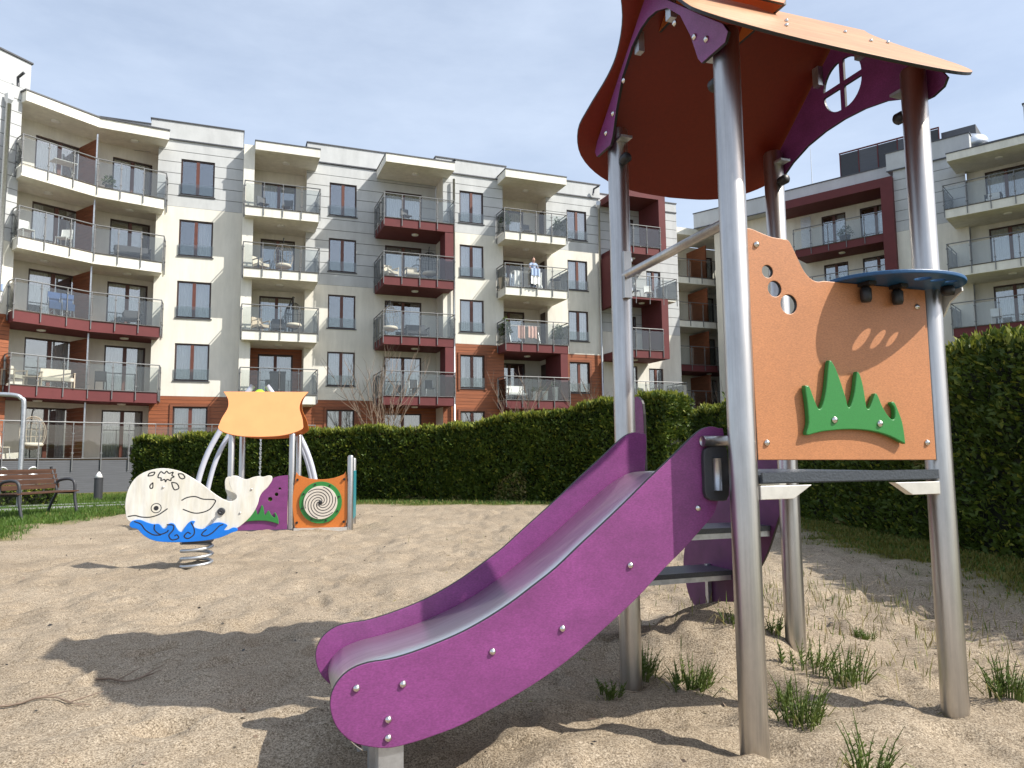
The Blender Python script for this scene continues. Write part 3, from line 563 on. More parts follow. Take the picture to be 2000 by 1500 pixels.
block(s, F0, [(-1.46, .99), (-4.3, 1.35), (-6.77, 3.15), (-7.1, 2.75), (-7.6, 1.25), (-4.75, -.5), (-2.0, -1.3)], 16.382, 16.44, m_cope, 'coping')
for q in ((-3.0, .3), (-6.0, 1.4)): lampdisc(s, F0.T, q[0], q[1], 15.95)
# ground floor terrace: dark brick plinth courses, glass railing
tl = [(-16, 6.2), (-7.6, 5.1), (-4.4, 3.5), (-1.5, 2.35), (5.2, 2.0)]
for i in range(len(tl)-1):
    a, b = tl[i], tl[i+1]; ln = math.hypot(b[0]-a[0], b[1]-a[1]); ft = Fr(a[0], a[1], math.atan2(-(b[1]-a[1]), b[0]-a[0]))
    wall(apt, ft, 0, ln, -.6, 1.12, -.03, [], m_groove, 'plinth'); boards(apt, ft, 0, ln, -.6, 1.12, 0, [], .075, .008, m_plinth, 'brick_course', True, .03)
s = block(apt, F0, tl+[(5.2, -.7), (-2, -1.3), (-12, 4)], 1.122, 1.18, m_paver, 'terrace')
railing(s, F0, [(u, v+.05) for u, v in tl], 1.15, 1.15, .45, ht=1.48)
for (u, v) in ((-5.6, 4.1), (-6.5, 4.55)):
    vb = MB(); vb.lathe([(.20, 0), (.20, .02), (.16, .03), (.15, .015)], 20); o = vb.build('round_vent', m_galv, apt, True, (u, -v-.01, .69), (R(90), 0, R(26.6)))
s = MB().box(8.2, 15, -2.6, .6, .98, 1.1).build('terrace', m_paver, apt); railing(s, F0, [(8.2, 2.62), (15, 2.62)], 1.1, 1.6)
# rain pipes
def pipe(root, u, v, z0, z1, hop=True, r=.065):
    o = MB().tube([(u, -v, z0), (u, -v, z1)], r, 10).build('downpipe', m_galv, root, True)
    if hop: MB().lathe([(.08, 0), (.16, .18), (.16, .42), (.1, .42)], 4, (u, -v, z1)).build('rain_hopper', m_galv, o)
pipe(apt, -7.3, 3.3, 0, 15.6, r=.1); pipe(apt, 12.35, .9, 0, 15.9, False); pipe(apt, 21.5, .1, 0, 15.6)
for u, v, z in ((-7.2, 2.5, 17.1), (12.15, .8, 16.75), (21.2, 0, 16.75)):
    MB().tube([(u, -v-.0, z-.35), (u, -v-.1, z), (u+.25, -v-.3, z+.16)], .06, 8).build('roof_spout', m_cope, apt, True)
# --- right wing, in shade
wing = empty('apartment_wing', (16.9, 43.0, 0), R(-41.5)); tag(wing, 'shaded right-hand apartment block with a dark red framed loggia, seen behind the blue disc', 'building')
MB().box(-6, 22, 3.9, 12, GZ, 16.3).build('core', m_grey, wing)
hw = [(1.0, 2.4, FL[k]+.06, FL[k]+2.3) for k in range(5)]+[(3.2, 4.9, FL[k]+.06, FL[k]+2.3) for k in range(5)]
facade(wing, F0, -6, 5.0, -1.9, [(GZ, 4, 'c'), (4, 16.2, 'w')], hw)
for i, h in enumerate(hw): window(wing, F0, h, -1.9, guard=False, sill=False, cur=('right', None, 'both', 'left', 'right')[i % 5])
for k in (2, 3, 4): balcony(wing, F0, 0, 4.88, -.02, -1.85, FL[k], m_red, 5)
balcony(wing, F0, -.1, 5.4, .1, -1.85, FL[1], m_red, 5)
block(wing, F0, [(4.9, -1.85), (5.5, -1.85), (5.5, .15), (4.9, .15)], 6.6, 15.7, m_red, 'red_frame'); block(wing, F0, [(-1.2, -1.85), (5.5, -1.85), (5.5, .15), (-1.2, .15)], 15.702, 16.2, m_red, 'red_frame')
sl = MB()
for q in range(26): sl.box(-.1, .5, 1.5-.04, 1.5, FL[4]+.05+q*.09, FL[4]+.10+q*.09)
sl.build('louvre_screen', m_galv, wing)
parapet(wing, F0, -7, 5.4, -1.0, 16.21, 17.2, 3)
hw2 = [(6.5, 6.85, FL[k]+.7, FL[k]+2.5) for k in range(5)]
facade(wing, F0, 5.5, 8.9, -.2, [(GZ, 4, 'c'), (4, 13.1, 'w'), (13.1, 16.6, 'g')], hw2)
for h in hw2: window(wing, F0, h, -.2, guard=False, sill=False, cur=None, wide=.05)
block(wing, F0, [(5.5, -2), (5.56, -2), (5.56, -.24), (5.5, -.24)], GZ, 16.6, m_grey); parapet(wing, F0, 5.2, 9.2, -.15, 16.6, 17.6, 3)
hw3 = [(9.7, 11.5, FL[k]+.06, FL[k]+2.35) for k in range(5)]
facade(wing, F0, 8.9, 12.0, -.6, [(GZ, 4, 'c'), (4, 16.2, 'w')], hw3)
for i, h in enumerate(hw3): window(wing, F0, h, -.6, guard=False, sill=False, cur=('right', 'both', 'both', 'both', 'left')[i])
for k in range(1, 5): balcony(wing, F0, 8.3, 13.2, 2.1, -.55, FL[k], m_stucco2 if k > 2 else m_red, 5, lv=-.15)
canopy(wing, F0, 8.5, 12.6, 2.0, -.55, 15.6, 15.98)
facade(wing, F0, 12.0, 17, .9, [(GZ, 7, 'c'), (7, 13.1, 'w'), (13.1, 16.4, 'g')], []); block(wing, F0, [(12.0, -.6), (12.06, -.6), (12.06, .86), (12.0, .86)], GZ, 16.4, m_grey); parapet(wing, F0, 11.7, 18, .95, 16.4, 17.9, 4); parapet(wing, F0, 9.3, 11.6, -1, 16.4, 17.1, 3)
# roof-top plant screen with red seams, dome and masts
ps = empty('roof_screen'); ps.location = wing.matrix_basis @ Vector((3.8, 2.2, 17.3)); ps.rotation_euler = (0, 0, R(-41.5)); tag(ps, 'grey roof-top plant screen with red seams above the red framed loggia', 'roof screen')
for q in range(5): MB().box(-1.6+q*1.06, -.6+q*1.06, 0, .06, 0, 1.75).build('screen_panel', m_plinth if q % 2 else m_dkgrey, ps)
for q in range(6): MB().box(-1.65+q*1.06, -1.6+q*1.06, -.03, .05, 0, 1.8).build('red_seam', m_red, ps)
MB().box(-1.66, 3.7, -.05, .06, 1.8, 1.86).build('red_rail', m_red, ps); MB().box(3.75, 5.4, .2, 2.4, 0, 1.55).build('plant_box', m_plinth, ps)
dm = MB(); dm.lathe([(1.0, 0), (1.0, .5), (.85, .75), (.5, .92), (.05, .98)], 24); dm = dm.build('roof_dome', m_dome, None, True, wing.matrix_basis @ Vector((8.9, 1.6, 17.0))); tag(dm, 'shiny round metal dome on the right-hand roof', 'dome')
for q, lb in (((11.6, 2.5, 17.8), 'thin lightning mast at the far right of the roofs'), ((.4, 2.4, 17.1), 'thin lightning mast rising left of the plant screen')):
    o = MB().tube([(0, 0, 0), (0, 0, 3.4)], [.03, .012], 6).build('lightning_mast', m_galv, None, False, wing.matrix_basis @ Vector(q)); tag(o, lb, 'mast', 'roof masts')
# ---------------------------------------------------------------- hedges and plants
def leaf_mesh(name, P, D, L, W, mats, idx=None):
    """many small rhombic leaves: P base, D direction, L length, W width"""
    n = len(P); rnd = nr.normal(size=(n, 3)); S = np.cross(D, rnd); S /= np.linalg.norm(S, axis=1)[:, None]+1e-9
    v = np.empty((n, 4, 3)); v[:, 0] = P; v[:, 1] = P+D*(L*.5)[:, None]+S*(W*.5)[:, None]; v[:, 2] = P+D*L[:, None]; v[:, 3] = P+D*(L*.5)[:, None]-S*(W*.5)[:, None]
    me = bpy.data.meshes.new(name); me.vertices.add(n*4); me.vertices.foreach_set('co', v.astype(np.float32).ravel())
    me.loops.add(n*4); me.loops.foreach_set('vertex_index', np.arange(n*4, dtype=np.int32)); me.polygons.add(n); me.polygons.foreach_set('loop_start', np.arange(0, n*4, 4, dtype=np.int32))
    for m in mats: me.materials.append(m)
    if idx is not None: me.polygons.foreach_set('material_index', idx.astype(np.int32))
    me.update(); me.validate(); return me
def hedge(path, th, hs, n, label, leaf=.085, tip=.5):
    """clipped conifer hedge along a plan polyline, height per point"""
    p = np.array(path, float); hs = np.array(hs, float); root = empty('hedge', (p[0, 0], p[0, 1], gz1(*p[0]))); tag(root, label, 'hedge')
    seg = np.linalg.norm(np.diff(p, axis=0), axis=1); cum = np.r_[0, np.cumsum(seg)]; tot = cum[-1]
    def pos(s): return np.stack([np.interp(s, cum, p[:, 0]), np.interp(s, cum, p[:, 1])], -1), np.interp(s, cum, hs)
    def nrm(s):
        a, _ = pos(np.clip(s-.3, 0, tot)); b, _ = pos(np.clip(s+.3, 0, tot)); d = b-a; d /= np.linalg.norm(d, axis=1)[:, None]; return np.stack([-d[:, 1], d[:, 0]], -1), d
    # where on the skin: both faces, top, two ends
    areas = np.array([tot*hs.mean(), tot*hs.mean(), tot*th*1.3, th*hs[0], th*hs[-1]]); pick = nr.choice(5, n, p=areas/areas.sum())
    s = nr.random(n)*tot; w = (nr.random(n)-.5)*th; q = nr.random(n)
    s = np.where(pick == 3, 0, np.where(pick == 4, tot, s)); c, h = pos(s); N_, D_ = nrm(s)
    w = np.where(pick == 0, th/2, np.where(pick == 1, -th/2, w)); zf = np.where(pick == 2, 1., q)
    lump = .17*(vnoise(s*2.2, zf*h*2.2+pick*9, 21)-.5)+.10*(vnoise(s*6, zf*h*6+pick*5, 22)-.5)
    out = np.zeros((n, 3)); out[:, :2] = N_*np.sign(w)[:, None]; m2 = pick == 2; out[m2] = (0, 0, 1)
    for e, sg in ((3, -1), (4, 1)): mm = pick == e; out[mm, :2] = D_[mm]*sg; out[mm, 2] = 0
    xy = c+N_*w[:, None]; P = np.c_[xy, zf*h]; P += out*(lump-.11*nr.random(n)**1.5)[:, None]
    rd = .10*sst(.82, 1, zf)*(pick < 2); P[:, :2] -= (N_*np.sign(w)[:, None]*rd[:, None])
    P[:, 2] += gz(P[:, 0], P[:, 1])
    D = out*.75+nr.normal(size=(n, 3))*.55+np.array([0, 0, .55]); D /= np.linalg.norm(D, axis=1)[:, None]
    L = leaf*(.6+.8*nr.random(n)); W = L*(.34+.2*nr.random(n))
    t = (nr.random(n) < np.where(pick == 2, tip, np.where(zf > .93, tip*.5, .11))).astype(int)  # more bright tips on top: new growth, plus the lit edge painted in
    L = np.where((t == 1) & (pick == 2), L*1.35, L)
    base = np.array(root.location); me = leaf_mesh('foliage', P-base-D*.02, D, L, W, [m_leaf, m_leaf_tip, m_dry], np.where((nr.random(n) < .6) & (vnoise(s*1.7, zf*h*1.7+pick*3, 55) > .86), 2, t)); o = link('foliage', me, root); struct(o, 'stuff')
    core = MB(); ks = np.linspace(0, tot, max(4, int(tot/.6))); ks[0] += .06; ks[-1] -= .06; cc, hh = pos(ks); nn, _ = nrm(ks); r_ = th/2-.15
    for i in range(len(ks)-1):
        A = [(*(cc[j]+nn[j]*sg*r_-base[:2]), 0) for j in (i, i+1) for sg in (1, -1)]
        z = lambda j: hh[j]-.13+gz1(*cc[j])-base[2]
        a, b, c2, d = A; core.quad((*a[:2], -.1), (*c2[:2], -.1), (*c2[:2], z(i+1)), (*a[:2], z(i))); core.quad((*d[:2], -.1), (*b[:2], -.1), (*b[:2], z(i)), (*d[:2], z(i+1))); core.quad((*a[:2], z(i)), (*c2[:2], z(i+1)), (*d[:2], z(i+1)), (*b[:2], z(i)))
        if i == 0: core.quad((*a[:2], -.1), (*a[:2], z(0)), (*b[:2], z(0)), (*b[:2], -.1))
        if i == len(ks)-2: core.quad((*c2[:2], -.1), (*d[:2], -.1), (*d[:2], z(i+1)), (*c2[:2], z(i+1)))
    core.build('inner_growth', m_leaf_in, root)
    return root
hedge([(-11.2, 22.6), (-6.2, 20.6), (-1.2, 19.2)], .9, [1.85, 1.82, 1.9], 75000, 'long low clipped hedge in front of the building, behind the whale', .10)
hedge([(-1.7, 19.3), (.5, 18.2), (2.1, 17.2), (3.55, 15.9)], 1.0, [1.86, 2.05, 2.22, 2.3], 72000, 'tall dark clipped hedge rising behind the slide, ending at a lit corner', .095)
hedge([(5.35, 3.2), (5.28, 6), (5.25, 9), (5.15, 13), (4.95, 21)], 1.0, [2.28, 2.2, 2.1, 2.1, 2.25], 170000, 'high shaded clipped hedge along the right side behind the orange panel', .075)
hedge([(-14.6, 15.4), (-12.4, 17.2), (-11.2, 18.2)], .6, [.5, .55, .5], 7000, 'knee-high brown and green hedge right behind the wooden bench', .08)
def bush(x, y, r, h, n, label, leaf=.1):
    root = empty('bush', (x, y, gz1(x, y))); tag(root, label, 'bush')
    d = nr.normal(size=(n, 3)); d /= np.linalg.norm(d, axis=1)[:, None]; d[:, 2] = np.abs(d[:, 2])*1.0
    k = (.72+.28*nr.random(n))*(1+.35*(vnoise(d[:, 0]*3+5, d[:, 2]*3+d[:, 1]*2, 31)-.5))
    P = d*np.array([r, r, h])*k[:, None]; P[:, 2] = P[:, 2]*.95
    D = d+nr.normal(size=(n, 3))*.5+np.array([0, 0, .3]); D /= np.linalg.norm(D, axis=1)[:, None]; L = leaf*(.6+.8*nr.random(n))
    t = (nr.random(n) < .35).astype(int); struct(link('foliage', leaf_mesh('foliage', P, D, L, L*.45, [m_leaf, m_leaf_tip], t), root), 'stuff')
    tb = MB()
    for q in range(7):
        a = q*.9; tb.tube([(0, 0, -.1), (r*.3*math.cos(a), r*.3*math.sin(a), h*.4), (r*.6*math.cos(a), r*.6*math.sin(a), h*.8)], [.04, .025, .01], 5)
    tb.build('stems', m_bark, root)
bush(6.3, 20.2, 1.0, 2.75, 9000, 'bright yellow-green conifer bush poking above the hedge, left of the tall front post')
bush(3.15, 16.7, .62, 2.42, 7000, 'rounded sunlit conifer at the end of the tall hedge, right of the slide', .095)
def bare_shrub(x, y, z, h, spread, n, label, seed):
    root = empty('bare_shrub', (x, y, z)); tag(root, label, 'shrub', 'leafless shrubs by the facade'); r = random.Random(seed); b = MB(); tw = MB()
    for i in range(n):
        a = r.random()*6.28; p = Vector((.15*math.cos(a), .15*math.sin(a), 0)); pts = [p.copy()]; d = Vector((math.cos(a)*.25*spread, math.sin(a)*.25*spread, 1)); k = 9
        for j in range(k):
            d += Vector((r.gauss(0, .13), r.gauss(0, .13), 0)); p = p+d.normalized()*(h/k)*(.75+.3*r.random()); pts.append(p.copy())
            if j > 2:
                for _ in range(2):
                    q = [p.copy()]; e = d.normalized()+Vector((r.gauss(0, .5), r.gauss(0, .5), r.random()*.3))
                    for g in range(3): e += Vector((r.gauss(0, .25), r.gauss(0, .25), .2)); q.append(q[-1]+e.normalized()*h*.06)
                    tw.tube(q, [.012, .01, .008, .004], 3)
        b.tube(pts, [.035*(1-j/(k+2)) for j in range(k+1)], 5)
    b.build('stem', m_bark, root); struct(tw.build('twigs', m_bark, root), 'stuff')
ub = lambda u, v, z: apt.matrix_basis @ Vector((u, -v, z))
for (u, v, h, sp, n, lb) in ((8.1, 3.4, 6.2, .22, 13, 'tall leafless shrub rising between the low hedge and the red balconies'), (14.9, 3.0, 5.4, .25, 8, 'thin leafless shrub against the wood cladding under the white planters'), (20.6, 2.6, 5.4, .25, 7, 'leafless shrub beside the downpipe, left of the slide tower'), (31.0, -2.5, 6.0, .8, 8, 'leafless shrub in the shaded corner behind the tall front post')):
    q = ub(u, v, 0); bare_shrub(q.x, q.y, -.2, h, sp, n, lb, int(u*7))
# lawn blades
def blades(n, xr, yr, keep, h, mats, name, label=None, bw=.011, lean=.35):
    x = nr.uniform(*xr, n); y = nr.uniform(*yr, n); k = nr.random(n) < keep(x, y); x, y = x[k], y[k]; m = len(x)
    P = np.c_[x, y, gz(x, y)-.01]; D = nr.normal(size=(m, 3))*lean+np.array([0, 0, 1.]); D /= np.linalg.norm(D, axis=1)[:, None]
    L = h*(.4+.9*nr.random(m)); o = link(name, leaf_mesh(name, P, D, L, np.full(m, bw)*(1+.4*nr.random(m)), mats, (nr.random(m) < .25).astype(int))); struct(o, 'stuff')
    if label: o['label'] = label; o['category'] = 'grass'
    return o
blades(60000, (3.4, 4.9), (3.5, 16), lambda x, y: grass_mask(x, y)**2*.8, .05, [m_moss, m_grass], 'verge_grass', 'short mossy grass along the foot of the right-hand hedge')
blades(90000, (-15, -6.5), (9, 19), lambda x, y: grass_mask(x, y)**2*.9, .10, [m_grass, m_grass], 'lawn_grass', 'bright green lawn grass around the bench and path')
blades(60000, (-9, 3.8), (14, 20), lambda x, y: grass_mask(x, y)**2*.6, .09, [m_grass, m_dry], 'hedge_foot_grass', 'thin grass strip at the foot of the hedges')
blades(30000, (-22, -8), (18, 28), lambda x, y: .9+0*x, .13, [m_grass, m_grass], 'far_lawn_grass', 'green lawn in front of the dark brick plinth')
def weed_density(x, y): return .55*np.exp(-((x-2.2)**2/.9+(y-5.0)**2/1.6))+.05*np.exp(-((x-.1)**2/1.2+(y-9.5)**2/.4))*(vnoise(x*5, y*5, 41) > .5)+.03*np.exp(-((x-2.6)**2/1+(y-4)**2/1))
blades(22000, (-1.5, 4.2), (3, 11), weed_density, .10, [m_dry, m_tuft], 'sparse_weeds', 'sparse thin weeds scattered over the sand', .005, .2)
n = 5200; lx = nr.uniform(-1, 4.2, n); ly = 3 + 6*nr.random(n)**1.3; kk = nr.random(n) < .12+.88*np.exp(-((lx-2.6)**2/1.6+(ly-5)**2/3)); lx, ly = lx[kk], ly[kk]; n = len(lx)
D = nr.normal(size=(n, 3))*np.array([1, 1, .18]); D /= np.linalg.norm(D, axis=1)[:, None]; L = .02+.06*nr.random(n)**2
o = link('straw_litter', leaf_mesh('straw_litter', np.c_[lx, ly, gz(lx, ly)+.006], D, L, np.full(n, .006), [m_dry, m_bark], (nr.random(n) < .5).astype(int))); struct(o, 'stuff'); o['label'] = 'dry straw bits and bark littering the sand right of the tower'; o['category'] = 'litter'
n = 900; lx = nr.uniform(-6, 3.5, n); ly = 2+12*nr.random(n)**1.5; D = nr.normal(size=(n, 3))*np.array([1, 1, .25]); D /= np.linalg.norm(D, axis=1)[:, None]; L = .012+.03*nr.random(n)**3
o = link('leaf_litter', leaf_mesh('leaf_litter', np.c_[lx, ly, gz(lx, ly)+.006], D, L, L*.55, [m_bark, m_core], (nr.random(n) < .4).astype(int))); struct(o, 'stuff'); o['label'] = 'tiny dark leaf and bark bits scattered over the open sand'; o['category'] = 'litter'
def tuft(x, y, n, h, spread, label):
    n = int(n*(.7+.4*rng.random())); h *= .85+.3*rng.random(); spread *= .85+.3*rng.random()
    root = empty('grass_tuft', (x, y, gz1(x, y))); tag(root, label, 'grass tuft', 'grass tufts in the sand'); b = MB()
    for i in range(n):
        a = rng.random()*6.28; r = spread*.45*math.sqrt(rng.random()); l = h*(.45+.6*rng.random()); o = Vector((r*math.cos(a), r*math.sin(a), -.01)); d = Vector((math.cos(a)*r/spread*.9+rng.gauss(0, .13), math.sin(a)*r/spread*.9+rng.gauss(0, .13), 1))
        pts = [o+Vector((d.x*l*t*t, d.y*l*t*t, l*t)) for t in (0, .35, .7, 1)]; b.tube(pts, [.0032, .003, .0022, .0006], 4)
        for t in (.25, .42, .58, .74):
            c = o+Vector((d.x*l*t*t, d.y*l*t*t, l*t))
            for s in range(4): e = rng.random()*6.28; ll = .028*(1.1-t); b.quad(tuple(c), tuple(c+Vector((math.cos(e)*ll*.5+.002, math.sin(e)*ll*.5, ll*.35))), tuple(c+Vector((math.cos(e)*ll, math.sin(e)*ll, ll*.95))), tuple(c+Vector((math.cos(e)*ll*.5-.002, math.sin(e)*ll*.5, ll*.5))))
    struct(b.build('stalks', m_tuft, root), 'stuff'); db = MB()
    for i in range(n//3):
        a = rng.random()*6.28; r = spread*.6*rng.random(); l = h*(.3+.5*rng.random()); o = Vector((r*math.cos(a), r*math.sin(a), 0)); db.tube([o, o+Vector((math.cos(a)*l*.5, math.sin(a)*l*.5, l*.55)), o+Vector((math.cos(a+.4)*l, math.sin(a+.4)*l, l*.35*rng.random()))], [.0026, .002, .0006], 4)
    struct(db.build('dead_stalks', m_dry, root), 'stuff')
for a in ((1.09, 2.98, 46, .20, .20, 'largest bushy green tuft right of the tall front post'), (1.47, 3.42, 40, .18, .22, 'bushy green tuft midway between the two right-hand posts'), (1.40, 3.62, 26, .15, .26, 'loose row of green stalks in front of the back right post'), (2.0, 3.12, 44, .18, .13, 'dense green tuft hugging the right front post'), (.80, 3.50, 44, .15, .20, 'dark green tuft in shade right of the back left post'), (.62, 3.68, 20, .17, .12, 'thin upright stalks just behind the back left post'), (.43, 3.43, 16, .11, .12, 'small low tuft left of the back left post'), (1.10, 2.42, 22, .19, .13, 'foreground tuft at the bottom edge right of the front post'), (1.95, 4.25, 16, .08, .13, 'small green tuft alone in the sand behind the panel'), (1.36, 3.98, 14, .14, .1, 'few stalks beside the back right post'), (1.16, 3.34, 12, .15, .12, 'sparse stalks just behind the front post'), (1.13, 3.95, 8, .14, .08, 'few stalks on the sand mound under the steps'), (2.35, 4.1, 10, .09, .09, 'tiny tuft on open sand left of the right front post')): tuft(*a)
# twigs on the sand
def twig(x, y, rz, ln, label):
    b = MB(); z = lambda px, py: gz1(x+px*math.cos(rz)-py*math.sin(rz), y+px*math.sin(rz)+py*math.cos(rz))-gz1(x, y)+.012
    P = [(t*ln, .03*math.sin(t*5)) for t in np.linspace(0, 1, 9)]; b.tube([(px, py, z(px, py)) for px, py in P], [.006-.0005*i for i in range(9)], 5)
    for i, s in ((3, 1), (5, -1), (6, 1)): px, py = P[i]; b.tube([(px, py, z(px, py)), (px+.12, py+s*.07, z(px+.12, py+s*.07)+.01)], [.004, .0015], 4)
    o = b.build('twig', m_bark, None, False, (x, y, gz1(x, y)), (0, 0, rz)); tag(o, label, 'twig', 'twigs on the sand')
twig(-2.2, 3.24, R(14), .38, 'forked dry twig lying on the sand at the left edge'); twig(-2.0, 3.65, R(35), .25, 'short dry twig on the shadow edge at left')
# ---------------------------------------------------------------- slide tower
TW = empty('slide_tower', (.8475, 2.74, 0), R(19)); tag(TW, 'steel-post playground tower with purple slide, orange panel and orange gabled roof', 'playground slide')
PW, PD, PR = .95, .92, .051
for q, (x, y, ztop) in enumerate(((0, 0, 2.68), (PW, 0, 2.68), (0, PD, 2.68), (PW, PD, 2.68))):
    o = MB().lathe([(PR*.99, -.35), (PR, -.34), (PR, ztop-.01), (PR*.9, ztop), (.01, ztop+.004)], 40, (x, y, 0)).build('post', m_steel, TW); sharp(o)
# roof: two shield-shaped sheets
def shield(hw=.66, ln=1.02):
    half = [(0, -ln*1.0), (.25, -ln*.985), (.45, -ln*.93), (.60, -ln*.83), (hw+.0, -ln*.70), (hw-.02, -ln*.58), (hw-.065, -ln*.42), (hw-.075, -ln*.30), (hw-.045, -ln*.15), (hw+.035, 0)]
    s = spline(half, 4, False); return [(x, y) for x, y in s]+[(-x, y) for x, y in s[::-1][:-1]]
def roof_sheet(side, mat, par=TW, cx=PW/2, cy=PD/2, zr=3.16, pitch=41.5, hw=.66, ln=1.02):
    # sheet hangs from the ridge: outline y = distance down slope
    a = R(pitch); sgn = -1 if side == 'front' else 1
    dn = Vector((0, sgn*math.cos(a), -math.sin(a))); ux = Vector((1, 0, 0)); nn = ux.cross(-dn); 
    mw = Matrix(((ux.x, -dn.x, nn.x, cx), (ux.y, -dn.y, nn.y, cy), (ux.z, -dn.z, nn.z, zr), (0, 0, 0, 1)))
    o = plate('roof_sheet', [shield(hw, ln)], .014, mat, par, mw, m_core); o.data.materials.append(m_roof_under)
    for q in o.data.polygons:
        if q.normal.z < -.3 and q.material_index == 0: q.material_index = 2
    return o
f1 = roof_sheet('front', m_roof); f1['label'] = 'front roof slope, its upper face coloured pale to look sunlit'; f1.data.materials[0] = m_roof_pale; f2 = roof_sheet('back', m_roof)
gab = [(y, z) for y, z in GABLE]
def symgable(x, window=False):
    half = [(0.0, 3.122), (.10, 3.035), (.25, 2.905), (.40, 2.772), (.545, 2.648), (.575, 2.60), (.555, 2.568), (.40, 2.568), (.375, 2.60), (.33, 2.72), (.26, 2.85), (.16, 2.945), (.07, 2.985), (0, 2.995)]
    if window: half = half[:7]+[(.50, 2.55), (.46, 2.552), (.38, 2.60), (.26, 2.645), (.13, 2.668), (0, 2.675)]
    pts = [(PD/2+a, z) for a, z in half]+[(PD/2-a, z) for a, z in half[::-1][1:-1]]
    loops = [pts]
    if window:
        cxw, czw, r = PD/2, 2.855, .125
        for sx in (1, -1):
            for sz in (1, -1):
                loops.append([(cxw+sx*.014, czw+sz*.014)]+[(cxw+sx*(.014+(r-.014)*math.cos(t)), czw+sz*(.014+(r-.014)*math.sin(t))) for t in np.linspace(0, math.pi/2, 9)])
    return plate('gable_board', loops, .015, m_purple, TW, YZ(x), m_core, .002)
g1 = symgable(-.065); g2 = symgable(PW+.065, True)
for (y, z) in ((.10, 2.70), (.02, 2.645), (.24, 2.84), (.90, 2.645), (.82, 2.71), (.70, 2.82)): bolt(g1, (-.073, y, z), (-1, 0, 0))
for x, y in ((0, 0), (PW, 0), (0, PD), (PW, PD)):
    sx = 1 if x == 0 else -1; sy = 1 if y == 0 else -1
    kb_ = MB(); kb_.lathe([(.022, 0), (.026, .01), (.026, .045), (.018, .055)], 14); kb_.build('clamp_knob', m_black, TW, True, (x, y+sy*.05, 2.5), (R(-90*sy), 0, 0))
    MB().box(x-.03, x+.03, y+sy*.02, y+sy*.10, 2.60, 2.612).build('roof_bracket', m_galv, TW)
for x in (-.04, PW+.04):
    MB().box(x-.015, x+.015, .30, .34, 2.91, 3.01).build('roof_bracket', m_galv, TW); MB().box(x-.015, x+.015, .58, .62, 2.91, 3.01).build('roof_bracket', m_galv, TW)
for x, y in ((.25, -.05), (.38, .1), (.75, .16), (.95, .12), (.78, .05)):
    zt = 3.16-(PD/2-y)*math.tan(R(41.5))+.011; bolt(f1, (x, y, zt), (0, -math.sin(R(41.5)), math.cos(R(41.5))), .007)
# chimney box above the front slope
ch = MB()
a = [(.10, 3.28), (.47, 3.28)]
chp = plate('chimney_board', [[(.07, 3.02), (.47, 3.02), (.51, 3.10), (.50, 3.55), (.06, 3.55), (.05, 3.10)]], .015, m_roof, TW, XZ(.22), m_core, .002)
plate('chimney_board', [[(.08, 3.02), (.46, 3.02), (.50, 3.10), (.49, 3.55), (.07, 3.55), (.06, 3.10)]], .015, m_roof, TW, XZ(.62), m_core, .002)
for x in (.07, .49): plate('chimney_board', [[(.23, 3.03), (.61, 3.03), (.61, 3.54), (.23, 3.54)]], .015, m_roof, TW, YZ(x), m_core, .002)
# front panel with three holes and the raised grass motif
pan = plate('panel', [spline(PANEL[:12], 3, False)+PANEL[12:]]+[circ(x, z, r, 24) for (x, z), r in zip(PHOLES, (.024, .030, .037))], .016, m_orange, TW, XZ(-.028), m_core)
mot = plate('grass_motif', [spline(GREEN, 3)], .022, m_green, TW, XZ(-.050), None, .004)
for x, z in PBOLTS: bolt(pan, (x, -.036, z), (0, -1, 0), .010)
for x, z in GBOLTS: bolt(mot, (x, -.061, z), (0, -1, 0), .011)
for x, z in ((.12, 1.03), (.83, 1.03)): pass
# blue disc table with three holes, brackets
dk = plate('disc_table', [[(x, -.02+(y+.02)*.80) for x, y in circ(.74, -.02, .295, 64)]]+[circ(x, y, r, 20) for x, y, r in ((.735, -.172, .030), (.815, -.170, .026), (.885, -.168, .021))], .016, m_blue, TW, Matrix.Translation((0, 0, 1.712)), None, .004)
for x in (.56, .72):
    MB().lathe([(.017, 0), (.022, .012), (.022, .05), (.014, .06)], 12, (x, -.062, 1.625)).build('table_bracket', m_black, TW, True); MB().box(x-.018, x+.018, -.10, -.040, 1.688, 1.702).build('table_bracket', m_black, TW)
plate('table_bracket', [[(-.12, 1.70), (.0, 1.70), (.0, 1.58), (-.03, 1.60), (-.06, 1.65), (-.12, 1.685)]], .008, m_alu, TW, Matrix.Translation((0, 0, 0)) @ YZ(PW+.052), None, .001)
kb_ = MB(); kb_.lathe([(.022, 0), (.026, .01), (.026, .03), (.018, .036)], 14); kb_.build('clamp_knob', m_black, TW, True, (PW-.01, -.105, 1.668))
# guard bar on the slide side with its end fittings
MB().tube([(0, .03, 1.925), (0, PD-.03, 1.915)], .021, 18).build('guard_bar', m_steel, TW, True)
for z in (1.99, 1.84): 
    b = MB(); b.lathe([(.02, 0), (.022, .004), (.022, .014), (.014, .02), (.0001, .02)], 16); b.build('bar_fixing', m_bolt, TW, True, (.012, PD-.05, z), (R(90), 0, 0))
b = MB(); b.box(-.02, .02, PD-.075, PD-.04, 1.80, 2.03); b.build('bar_bracket', m_steel, TW)
